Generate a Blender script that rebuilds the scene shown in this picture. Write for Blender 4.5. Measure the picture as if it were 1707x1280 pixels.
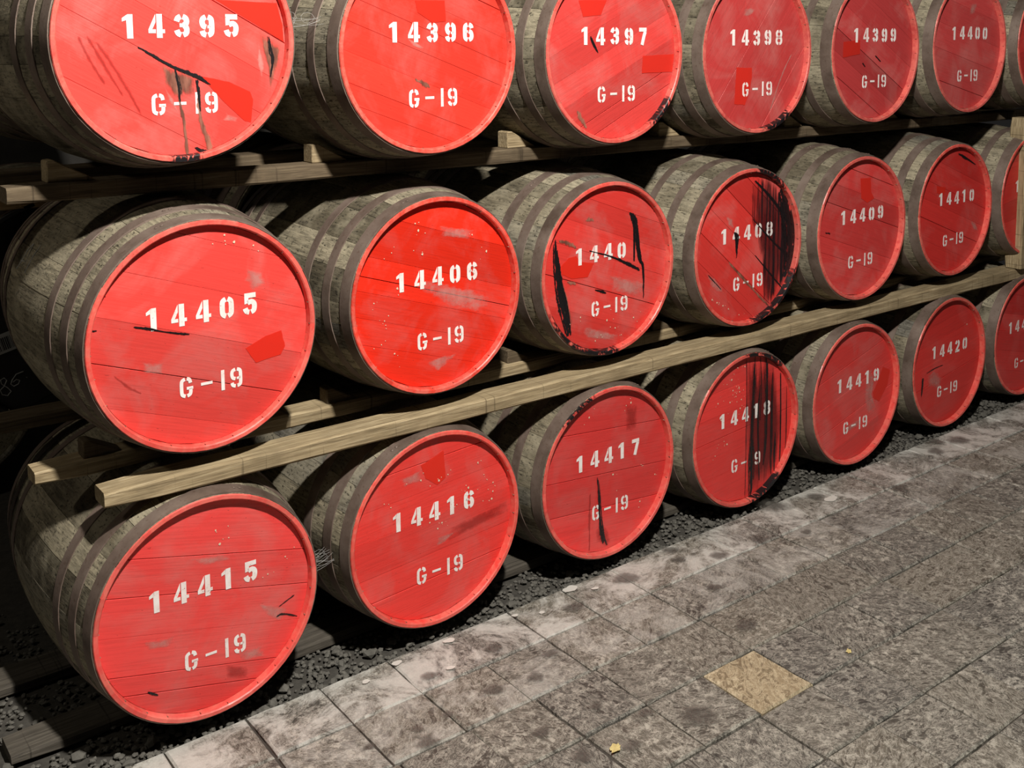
import bpy, math, random
from mathutils import Vector, noise as mnoise

# ------------------------------------------------------------------ camera, world, lights, exposure
scene = bpy.context.scene
for o in list(bpy.data.objects):
    bpy.data.objects.remove(o, do_unlink=True)
COL = scene.collection
rnd = random.Random(19)

FPX = 1806.8
YAW, PITCH, ROLL = 0.66906, -0.10953, -0.00307
cam_data = bpy.data.cameras.new("camera")
cam = bpy.data.objects.new("camera", cam_data)
COL.objects.link(cam)
cam_data.sensor_fit = 'HORIZONTAL'
cam_data.sensor_width = 36.0
cam_data.lens = FPX * 36.0 / 1707.0
cam_data.shift_x = -61.6 / 1707.0
cam_data.shift_y = -377.8 / 1707.0
cam_data.clip_start = 0.05
_fw = Vector((math.sin(YAW) * math.cos(PITCH), math.cos(YAW) * math.cos(PITCH), math.sin(PITCH)))
_rt = Vector((math.cos(YAW), -math.sin(YAW), 0.0))
_up = _rt.cross(_fw)
_r2 = _rt * math.cos(ROLL) + _up * math.sin(ROLL)
_u2 = -_rt * math.sin(ROLL) + _up * math.cos(ROLL)
from mathutils import Matrix
cam.matrix_world = Matrix(((_r2.x, _u2.x, -_fw.x, -0.2942), (_r2.y, _u2.y, -_fw.y, -2.7682),
                           (_r2.z, _u2.z, -_fw.z, 1.8807), (0, 0, 0, 1)))
scene.camera = cam

world = bpy.data.worlds.new("warehouse_gloom")
scene.world = world
world.use_nodes = True
world.node_tree.nodes["Background"].inputs[0].default_value = (0.55, 0.52, 0.50, 1)
world.node_tree.nodes["Background"].inputs[1].default_value = 0.022


def lamp(name, loc, energy, radius, color):
    ld = bpy.data.lights.new(name, 'POINT')
    ld.energy = energy
    ld.shadow_soft_size = radius
    ld.color = color
    lo = bpy.data.objects.new(name, ld)
    lo.location = loc
    COL.objects.link(lo)
    return lo


lamp("aisle_lamp", (0.75, -2.20, 3.70), 840, 0.07, (1.0, 0.95, 0.88))
lamp("aisle_lamp", (6.80, -2.40, 3.70), 20, 0.06, (1.0, 0.94, 0.85))
lamp("side_aisle_lamp", (-1.70, 0.70, 2.90), 30, 0.10, (1.0, 0.90, 0.74))

scene.view_settings.view_transform = 'Standard'
scene.view_settings.look = 'None'
scene.view_settings.exposure = 0.0
scene.view_settings.gamma = 1.0
scene.view_settings.use_curve_mapping = False


# ------------------------------------------------------------------ node helpers
class NT:
    def __init__(self, name):
        self.m = bpy.data.materials.new(name)
        self.m.use_nodes = True
        self.t = self.m.node_tree
        self.t.nodes.clear()
        self.out = self.n('ShaderNodeOutputMaterial')
        self.p = self.n('ShaderNodeBsdfPrincipled')
        self.l(self.p.outputs[0], self.out.inputs[0])

    def n(self, kind, **kw):
        nd = self.t.nodes.new(kind)
        for k, v in kw.items():
            setattr(nd, k, v)
        return nd

    def l(self, a, b):
        self.t.links.new(a, b)

    def put(self, sock, v):
        if hasattr(v, 'is_output'):
            self.l(v, sock)
        else:
            sock.default_value = v

    def coord(self, kind='Object'):
        return self.n('ShaderNodeTexCoord').outputs[kind]

    def mapping(self, vec, scale=(1, 1, 1), loc=(0, 0, 0)):
        mp = self.n('ShaderNodeMapping')
        self.l(vec, mp.inputs[0])
        mp.inputs['Scale'].default_value = scale
        self.put(mp.inputs['Location'], loc)
        return mp.outputs[0]

    def noise(self, vec, scale, detail=4, rough=0.55, dist=0.0):
        nd = self.n('ShaderNodeTexNoise')
        if vec is not None:
            self.l(vec, nd.inputs['Vector'])
        nd.inputs['Scale'].default_value = scale
        nd.inputs['Detail'].default_value = detail
        nd.inputs['Roughness'].default_value = rough
        nd.inputs['Distortion'].default_value = dist
        return nd.outputs['Fac']

    def ramp(self, fac, *stops):
        nd = self.n('ShaderNodeValToRGB')
        self.put(nd.inputs[0], fac)
        els = nd.color_ramp.elements
        while len(els) < len(stops):
            els.new(0.5)
        for e, (pos, c) in zip(els, stops):
            e.position = pos
            e.color = (c, c, c, 1) if isinstance(c, (int, float)) else (*c, 1)
        return nd.outputs[0]

    def math(self, op, a, b=0.0, clamp=False):
        nd = self.n('ShaderNodeMath', operation=op)
        nd.use_clamp = clamp
        self.put(nd.inputs[0], a)
        self.put(nd.inputs[1], b)
        if op == 'MULTIPLY_ADD':
            nd.inputs[2].default_value = 0.5
        return nd.outputs[0]

    def mix(self, fac, a, b, mode='MIX'):
        nd = self.n('ShaderNodeMix', data_type='RGBA', blend_type=mode)
        self.put(nd.inputs[0], fac)
        for i, v in ((6, a), (7, b)):
            if hasattr(v, 'is_output'):
                self.l(v, nd.inputs[i])
            else:
                nd.inputs[i].default_value = (*v, 1) if len(v) == 3 else v
        return nd.outputs[2]

    def bump(self, h, strength=0.3, dist=0.002, prev=None):
        nd = self.n('ShaderNodeBump')
        nd.inputs['Strength'].default_value = strength
        nd.inputs['Distance'].default_value = dist
        self.l(h, nd.inputs['Height'])
        if prev is not None:
            self.l(prev, nd.inputs['Normal'])
        return nd.outputs[0]

    def offset(self, vec, amount=37.0):
        oi = self.n('ShaderNodeObjectInfo')
        mul = self.math('MULTIPLY', oi.outputs['Random'], amount)
        cmb = self.n('ShaderNodeCombineXYZ')
        self.l(mul, cmb.inputs[0]); self.l(mul, cmb.inputs[1]); self.l(mul, cmb.inputs[2])
        add = self.n('ShaderNodeVectorMath', operation='ADD')
        self.l(vec, add.inputs[0]); self.l(cmb.outputs[0], add.inputs[1])
        return add.outputs[0]

    def finish(self, color=None, rough=None, normal=None, metallic=None, alpha=None, spec=None):
        for k, v in (('Base Color', color), ('Roughness', rough), ('Normal', normal), ('Metallic', metallic),
                     ('Alpha', alpha), ('Specular IOR Level', spec)):
            if v is None:
                continue
            if k == 'Base Color' and not hasattr(v, 'is_output'):
                v = (*v, 1)
            self.put(self.p.inputs[k], v)
        return self.m


def mat_red_paint(name, grain=True):
    t = NT(name)
    oi = t.n('ShaderNodeObjectInfo')
    tint = oi.outputs['Color']
    pos = t.n('ShaderNodeNewGeometry').outputs['Position']
    ob = t.offset(t.coord('Object'), 11.0)
    g1 = t.noise(t.mapping(ob, (2.5, 1, 70)), 3.0, 5, 0.65)
    g2 = t.noise(t.mapping(ob, (9, 1, 260)), 2.0, 3, 0.6)
    cloud = t.noise(pos, 5.5, 6, 0.62, 0.6)
    fine = t.noise(pos, 60, 4, 0.7)
    fade = t.ramp(cloud, (0.46, 0.0), (0.68, 1.0))
    fade = t.math('MULTIPLY', fade, t.math('MULTIPLY_ADD', fine, 0.9, True))
    fade = t.math('MULTIPLY', fade, oi.outputs['Alpha'], True)
    dull = t.mix(0.5, tint, (0.60, 0.20, 0.18))
    col = t.mix(fade, tint, dull)
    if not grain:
        worn_lit = t.ramp(t.noise(pos, 38, 5, 0.7), (0.38, 0.15), (0.62, 0.75))  # pale wear that also paints in the light caught by the rim
        col = t.mix(worn_lit, col, (0.82, 0.20, 0.15))
    shade = t.ramp(oi.outputs['Random'], (0.0, 0.80), (1.0, 1.08))
    col = t.mix(1.0, col, shade, 'MULTIPLY')
    gr = t.ramp(g1, (0.28, 0.80), (0.55, 1.0))
    col = t.mix(0.8 if grain else 0.15, col, t.mix(1.0, col, gr, 'MULTIPLY'))
    dirt = t.ramp(t.noise(t.mapping(ob, (14, 1, 60)), 5.0, 2, 0.5), (0.73, 0.0), (0.76, 1.0))
    col = t.mix(t.math('MULTIPLY', dirt, 0.55), col, (0.10, 0.012, 0.010))
    n1 = t.bump(g1, 0.34 if grain else 0.1, 0.0016)
    n2 = t.bump(g2, 0.22 if grain else 0.08, 0.0008, n1)
    rough = t.ramp(fade, (0.0, 0.36), (1.0, 0.62))
    return t.finish(col, rough, n2, spec=0.42)


def mat_stave():
    t = NT("weathered_oak_stave")
    oi = t.n('ShaderNodeObjectInfo')
    ob = t.offset(t.coord('Object'), 53.0)
    big = t.noise(ob, 9, 5, 0.6)
    gr = t.noise(t.mapping(ob, (60, 5, 60)), 2.0, 6, 0.7, 0.4)
    pit = t.noise(t.mapping(ob, (40, 22, 40)), 3.0, 3, 0.6)
    base = t.ramp(oi.outputs['Random'], (0.0, (0.105, 0.088, 0.058)), (0.35, (0.240, 0.205, 0.138)),
                  (0.75, (0.43, 0.375, 0.26)), (1.0, (0.19, 0.178, 0.148)))
    col = t.mix(t.ramp(gr, (0.36, 0.75), (0.62, 0.0)), base, (0.030, 0.026, 0.018))
    col = t.mix(t.ramp(big, (0.44, 0.0), (0.66, 0.55)), col, (0.41, 0.365, 0.26))
    col = t.mix(t.ramp(pit, (0.33, 0.8), (0.42, 0.0)), col, (0.016, 0.014, 0.010))
    nb = t.bump(gr, 0.5, 0.003)
    nb = t.bump(pit, 0.3, 0.003, nb)
    return t.finish(col, 0.78, nb, spec=0.25)


def mat_hoop():
    t = NT("dull_brown_hoop_steel")
    ob = t.offset(t.coord('Object'), 29.0)
    a = t.noise(ob, 7, 6, 0.65)
    b = t.noise(ob, 90, 3, 0.7)
    col = t.ramp(a, (0.30, (0.100, 0.070, 0.054)), (0.52, (0.185, 0.136, 0.110)), (0.72, (0.245, 0.190, 0.155)))
    col = t.mix(t.ramp(b, (0.58, 0.0), (0.70, 0.5)), col, (0.085, 0.040, 0.022))
    nb = t.bump(b, 0.25, 0.0015)
    return t.finish(col, t.ramp(a, (0.3, 0.42), (0.7, 0.62)), nb, metallic=0.25, spec=0.4)


def mat_timber(name, dark, mid, light):
    t = NT(name)
    ob = t.offset(t.coord('Object'), 17.0)
    gr = t.noise(t.mapping(ob, (1.6, 40, 40)), 3.0, 6, 0.65, 0.5)
    fine = t.noise(t.mapping(ob, (5, 160, 160)), 2.0, 3, 0.6)
    blot = t.noise(t.mapping(ob, (3, 2, 2)), 2.2, 4, 0.6)
    saw = t.noise(t.mapping(ob, (90, 2, 3)), 1.0, 2, 0.5)
    col = t.ramp(gr, (0.28, dark), (0.5, mid), (0.72, light))
    col = t.mix(t.ramp(fine, (0.3, 0.55), (0.5, 0.0)), col, tuple(c * 0.45 for c in dark))
    col = t.mix(t.ramp(blot, (0.5, 0.0), (0.72, 0.7)), col, tuple(c * 0.6 for c in mid))
    col = t.mix(t.ramp(saw, (0.64, 0.0), (0.70, 0.55)), col, tuple(c * 0.5 for c in dark))
    nb = t.bump(gr, 0.35, 0.003)
    nb = t.bump(fine, 0.3, 0.0015, nb)
    return t.finish(col, 0.8, nb, spec=0.2)


def mat_stone(name, lo, mid, hi, bloom=0.0):
    t = NT(name)
    oi = t.n('ShaderNodeObjectInfo')
    ob = t.offset(t.coord('Object'), 71.0)
    pos = t.n('ShaderNodeNewGeometry').outputs['Position']
    rot = t.n('ShaderNodeVectorRotate', rotation_type='Z_AXIS')
    t.l(ob, rot.inputs['Vector'])
    t.l(t.math('MULTIPLY', oi.outputs['Random'], 6.28), rot.inputs['Angle'])
    riv = t.noise(t.mapping(rot.outputs[0], (7, 15, 7)), 2.2, 10, 0.76, 1.8)
    fine = t.noise(ob, 36, 10, 0.86)
    big = t.noise(pos, 3.0, 5, 0.62)
    rid = t.math('ABSOLUTE', t.math('SUBTRACT', riv, 0.5))
    scr = t.ramp(rid, (0.0, 1.0), (0.032, 0.0))
    base = t.ramp(riv, (0.36, lo), (0.52, mid), (0.66, mid), (0.80, hi))
    tone = t.ramp(oi.outputs['Random'], (0.0, (0.78, 0.78, 0.80)), (0.5, (1.0, 0.98, 0.95)), (1.0, (1.18, 1.12, 1.02)))
    col = t.mix(1.0, base, tone, 'MULTIPLY')
    salt = t.ramp(fine, (0.515, 0.0), (0.575, 1.0))
    patch = t.ramp(big, (0.34, 0.25), (0.60, 1.0))
    col = t.mix(t.math('MULTIPLY', t.math('MULTIPLY', salt, 0.9), patch), col, hi)
    col = t.mix(t.math('MULTIPLY', scr, 0.7), col, hi)
    dark = t.ramp(fine, (0.38, 0.6), (0.45, 0.0))
    col = t.mix(dark, col, lo)
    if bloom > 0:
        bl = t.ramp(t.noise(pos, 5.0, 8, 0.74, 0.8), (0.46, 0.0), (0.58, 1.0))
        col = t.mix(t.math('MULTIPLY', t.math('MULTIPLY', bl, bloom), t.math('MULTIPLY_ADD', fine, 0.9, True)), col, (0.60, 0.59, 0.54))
    nb = t.bump(riv, 0.55, 0.004)
    nb = t.bump(fine, 0.25, 0.0015, nb)
    return t.finish(col, t.ramp(riv, (0.3, 0.50), (0.7, 0.78)), nb, spec=0.35)


def mat_plain(name, color, rough=0.8, var=0.5, scale=20, bump=0.3):
    t = NT(name)
    ob = t.coord('Object')
    a = t.noise(ob, scale, 5, 0.65)
    col = t.mix(t.ramp(a, (0.3, var), (0.65, 0.0)), color, tuple(c * 0.35 for c in color))
    return t.finish(col, rough, t.bump(a, bump, 0.004))


def mat_decal(name, color, rough, gain, cut, nscale=(60, 60, 25), spec=0.4, color2=None, maxa=1.0, streak=False):
    """thin deposit on the paint: ragged edges from noise against the stored edge distance"""
    t = NT(name)
    at = t.n('ShaderNodeAttribute', attribute_name="edge")
    ob = t.coord('Object')
    nz = t.noise(t.mapping(ob, nscale), 1.0, 5, 0.65)
    if streak:
        nz2 = t.noise(t.mapping(ob, (95, 1, 2.0)), 1.0, 5, 0.72)
        a = t.ramp(nz2, (cut, 0.0), (cut + 0.07, 1.0))
        e = t.math('MULTIPLY', at.outputs['Fac'], 4.0, True)
        a = t.math('MULTIPLY', a, e)
    else:
        v = t.math('ADD', at.outputs['Fac'], t.math('MULTIPLY', nz, 1.0))
        a = t.math('MULTIPLY', t.math('SUBTRACT', v, cut), gain, True)
    a = t.math('MULTIPLY', a, maxa)
    col = color
    if color2:
        col = t.mix(t.ramp(t.noise(t.mapping(ob, (45, 45, 12)), 1.0, 4, 0.6), (0.4, 0.0), (0.62, 1.0)), color, color2)
    t.finish(col, rough, None, alpha=a, spec=spec)
    return t.m


M = {
    'red': mat_red_paint("chalky_red_head_paint"),
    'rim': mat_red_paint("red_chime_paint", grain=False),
    'stave': mat_stave(),
    'hoop': mat_hoop(),
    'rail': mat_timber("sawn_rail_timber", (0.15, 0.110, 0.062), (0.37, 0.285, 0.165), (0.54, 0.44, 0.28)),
    'rail_dark': mat_timber("brown_and_shaded_rail_timber", (0.060, 0.043, 0.027), (0.135, 0.100, 0.062), (0.21, 0.165, 0.105)),
    'plank': mat_timber("grey_ground_plank", (0.050, 0.044, 0.036), (0.105, 0.092, 0.074), (0.16, 0.142, 0.115)),
    'pine': mat_timber("orange_pine_board", (0.22, 0.13, 0.06), (0.42, 0.27, 0.13), (0.55, 0.40, 0.22)),
    'slab': mat_stone("riven_grey_brown_paving", (0.052, 0.049, 0.042), (0.112, 0.106, 0.091), (0.46, 0.44, 0.375)),
    'slab_pale': mat_stone("riven_paving_lightly_paled", (0.055, 0.051, 0.044), (0.122, 0.115, 0.099), (0.48, 0.46, 0.395), bloom=0.38),  # second course, with a patchy paler tone mixed in
    'kerb': mat_stone("pale_dusted_edge_paving", (0.062, 0.058, 0.050), (0.140, 0.132, 0.115), (0.50, 0.48, 0.42), bloom=0.85),
    'gold': mat_stone("yellow_sandstone_slab", (0.17, 0.135, 0.085), (0.31, 0.25, 0.155), (0.66, 0.58, 0.40)),
    'joint': mat_plain("dark_joint_mortar", (0.060, 0.052, 0.042)),
    'soil': mat_plain("dark_gravel_bed", (0.075, 0.069, 0.058), 0.9, 0.7, 40, 0.6),
    'pebble': mat_plain("grey_gravel", (0.150, 0.142, 0.122), 0.85, 0.6, 30, 0.3),
    'wall': mat_plain("dark_rubble_wall", (0.050, 0.046, 0.040), 0.9, 0.6, 6, 0.6),
    'black_head': mat_plain("black_cask_head_paint", (0.020, 0.018, 0.017), 0.6, 0.4, 25, 0.2),
    'chalk': mat_plain("white_chalk", (0.55, 0.55, 0.52), 0.9, 0.35, 300, 0.0),
    'web': mat_plain("cobweb_silk", (0.45, 0.44, 0.42), 0.7, 0.2, 50, 0.0),
    'leaf': mat_plain("dry_yellow_leaf", (0.62, 0.52, 0.22), 0.7, 0.25, 60, 0.2),
    'paper': mat_plain("white_label_paper", (0.55, 0.55, 0.53), 0.7, 0.1, 30, 0.0),
    'ink': mat_plain("black_print", (0.02, 0.02, 0.02), 0.7, 0.1, 30, 0.0),
    'tar': mat_decal("black_whisky_tar", (0.010, 0.008, 0.009), 0.38, 4.0, 0.82, (190, 1, 55), 0.5),
    'brown': mat_decal("brown_seep_stain", (0.14, 0.055, 0.035), 0.6, 2.4, 0.84, (110, 1, 32), 0.3, (0.36, 0.15, 0.10), 0.85),
    'field': mat_decal("black_drip_curtain", (0.016, 0.010, 0.012), 0.42, 1, 0.50, spec=0.4, maxa=0.93, streak=True),
    'scuff': mat_decal("pale_scuff", (0.62, 0.36, 0.32), 0.75, 2.2, 0.92, (48, 1, 75), 0.2, (0.55, 0.25, 0.22), 0.48),
    'wet': mat_decal("dark_red_wet_mark", (0.30, 0.018, 0.014), 0.34, 1.6, 0.66, (60, 1, 60), 0.5, None, 0.40),
    'speck': mat_decal("cream_paint_speck", (0.72, 0.58, 0.42), 0.7, 6.0, 0.45, (120, 1, 120), 0.2),
    'damp': mat_decal("damp_ring", (0.105, 0.096, 0.083), 0.55, 1.6, 0.66, (40, 40, 40), 0.4, None, 0.55),
    'lime': mat_decal("white_lime_splash", (0.68, 0.66, 0.60), 0.8, 5.0, 0.55, (60, 60, 60), 0.2, None, 0.9),
    'veil': mat_decal("dark_wet_veil", (0.045, 0.010, 0.012), 0.4, 2.5, 0.60, (70, 1, 6), 0.4, (0.10, 0.014, 0.014), 0.62),
    'patch': None, 'stencil': None,
}


def mat_patch():
    t = NT("fresh_red_touch_up")
    at = t.n('ShaderNodeAttribute', attribute_name="edge")
    oi = t.n('ShaderNodeObjectInfo')
    ob = t.coord('Object')
    nz = t.noise(t.mapping(ob, (50, 1, 50)), 1.0, 4, 0.6)
    a = t.math('MULTIPLY', t.math('SUBTRACT', t.math('ADD', t.math('MULTIPLY', at.outputs['Fac'], 6.0), nz), 0.48), 7.0, True)
    br = t.mix(t.math('MULTIPLY', nz, 0.3), oi.outputs['Color'], (0.5, 0.03, 0.02))
    return t.finish(br, 0.34, None, alpha=t.math('MULTIPLY', a, 0.92), spec=0.4)


def mat_stencil():
    t = NT("white_stencil_paint")
    ob = t.coord('Object')
    pos = t.n('ShaderNodeNewGeometry').outputs['Position']
    fl = t.noise(pos, 210, 4, 0.7)
    bl = t.noise(pos, 24, 3, 0.6)
    th = t.math('ADD', fl, t.math('MULTIPLY', bl, 0.35))
    a = t.ramp(th, (0.46, 0.0), (0.54, 1.0))
    col = t.mix(t.ramp(bl, (0.35, 0.5), (0.6, 0.0)), (0.92, 0.87, 0.84), (0.78, 0.56, 0.50))
    return t.finish(col, 0.6, None, alpha=a, spec=0.3)


M['patch'] = mat_patch()
M['stencil'] = mat_stencil()


# ------------------------------------------------------------------ mesh helpers
def mesh(name, verts, faces, mats, fm=None, smooth=None, edge=None):
    me = bpy.data.meshes.new(name)
    me.from_pydata(verts, [], faces)
    for m in mats:
        me.materials.append(m)
    if fm:
        me.polygons.foreach_set("material_index", fm)
    if smooth is not None:
        me.polygons.foreach_set("use_smooth", [bool(smooth)] * len(faces) if isinstance(smooth, (bool, int)) else smooth)
    if edge is not None:
        at = me.attributes.new("edge", 'FLOAT', 'POINT')
        at.data.foreach_set("value", edge)
    me.update()
    return me


def ob(name, me, parent=None, loc=(0, 0, 0), rot=(0, 0, 0), color=None):
    o = bpy.data.objects.new(name, me)
    COL.objects.link(o)
    o.location = loc
    o.rotation_euler = rot
    if parent is not None:
        o.parent = parent
    if color is not None:
        o.color = color
    return o


def tag(o, label=None, cat=None, group=None, kind=None):
    if label: o["label"] = label
    if cat: o["category"] = cat
    if group: o["group"] = group
    if kind: o["kind"] = kind
    return o


def thing(name, loc, label, cat, group=None):
    o = bpy.data.objects.new(name, None)
    o.empty_display_size = 0.1
    COL.objects.link(o)
    o.location = loc
    return tag(o, label, cat, group)


# ------------------------------------------------------------------ measured data
CASK_FIT = {
 14395: (0.6960, 1.8781, 0.3131, 0.0003),
 14396: (1.4547, 1.8446, 0.3095, 0.0015),
 14397: (2.1953, 1.8308, 0.3107, -0.0018),
 14398: (2.9257, 1.8246, 0.3105, -0.0014),
 14399: (3.6821, 1.8275, 0.3096, 0.0010),
 14400: (4.4069, 1.8399, 0.3117, -0.0042),
 14405: (0.7413, 1.0925, 0.3132, 0.0113),
 14406: (1.4750, 1.0917, 0.3067, 0.0108),
 14407: (2.1809, 1.0802, 0.3051, 0.0134),
 14408: (2.8957, 1.0681, 0.3088, 0.0024),
 14409: (3.6146, 1.0641, 0.3103, -0.0032),
 14410: (4.3354, 1.0711, 0.3105, -0.0053),
 14415: (0.7144, 0.3500, 0.3096, -0.0166),
 14416: (1.4528, 0.3503, 0.3111, 0.0003),
 14417: (2.1761, 0.3462, 0.3096, 0.0021),
 14418: (2.8996, 0.3342, 0.3095, 0.0002),
 14419: (3.6109, 0.3307, 0.3104, -0.0043),
 14420: (4.3324, 0.3374, 0.3105, -0.0065),
}
SEAMS = {
 14395: (-29.6, [(-0.212, 1), (-0.063, 1), (0.037, 0), (0.137, 1)]),
 14396: (-20.6, [(-0.234, 1), (-0.179, 1), (-0.095, 0), (-0.012, 1), (0.057, 1), (0.133, 0), (0.21, 1)]),
 14397: (24.9, [(-0.218, 1), (-0.165, 1), (-0.075, 0), (0.015, 0), (0.105, 0), (0.195, 0)]),
 14398: (51.1, [(-0.217, 1), (-0.13, 0), (-0.043, 0), (0.044, 1), (0.164, 0)]),
 14399: (-29.4, [(-0.216, 1), (-0.129, 0), (-0.042, 1), (0.067, 0), (0.176, 0)]),
 14400: (-13.2, [(-0.202, 1), (-0.061, 1), (0.054, 0), (0.17, 0)]),
 14405: (-19.4, [(-0.224, 1), (-0.119, 1), (-0.004, 1), (0.12, 1), (0.246, 1)]),
 14406: (-17.8, [(-0.191, 1), (-0.113, 0), (-0.035, 1), (0.009, 1), (0.071, 1), (0.197, 1)]),
 14407: (-19.8, [(-0.183, 0), (-0.081, 1), (0.033, 1), (0.123, 0), (0.214, 1)]),
 14408: (-39.8, [(-0.192, 0), (-0.099, 1), (0.001, 1), (0.111, 1), (0.213, 1)]),
 14409: (-17.8, [(-0.152, 1), (-0.085, 1), (0.059, 1), (0.144, 0), (0.229, 1)]),
 14410: (-19.8, [(-0.19, 0), (-0.095, 1), (-0.01, 0), (0.075, 1), (0.18, 0)]),
 14415: (-13.7, [(-0.227, 1), (-0.174, 1), (-0.067, 1), (0.037, 1), (0.138, 1)]),
 14416: (3.9, [(-0.165, 1), (-0.082, 1), (0.035, 1), (0.128, 0), (0.22, 1)]),
 14417: (-5.2, [(-0.209, 0), (-0.133, 1), (-0.009, 1), (0.072, 0), (0.153, 1)]),
 14418: (4.7, [(-0.147, 1), (-0.072, 0), (0.003, 1), (0.097, 0), (0.191, 0)]),
 14419: (14.9, [(-0.185, 0), (-0.086, 1), (0.028, 0), (0.142, 1)]),
 14420: (8.4, [(-0.182, 1), (-0.07, 1), (0.028, 0), (0.126, 1), (0.205, 0)]),
}
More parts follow.
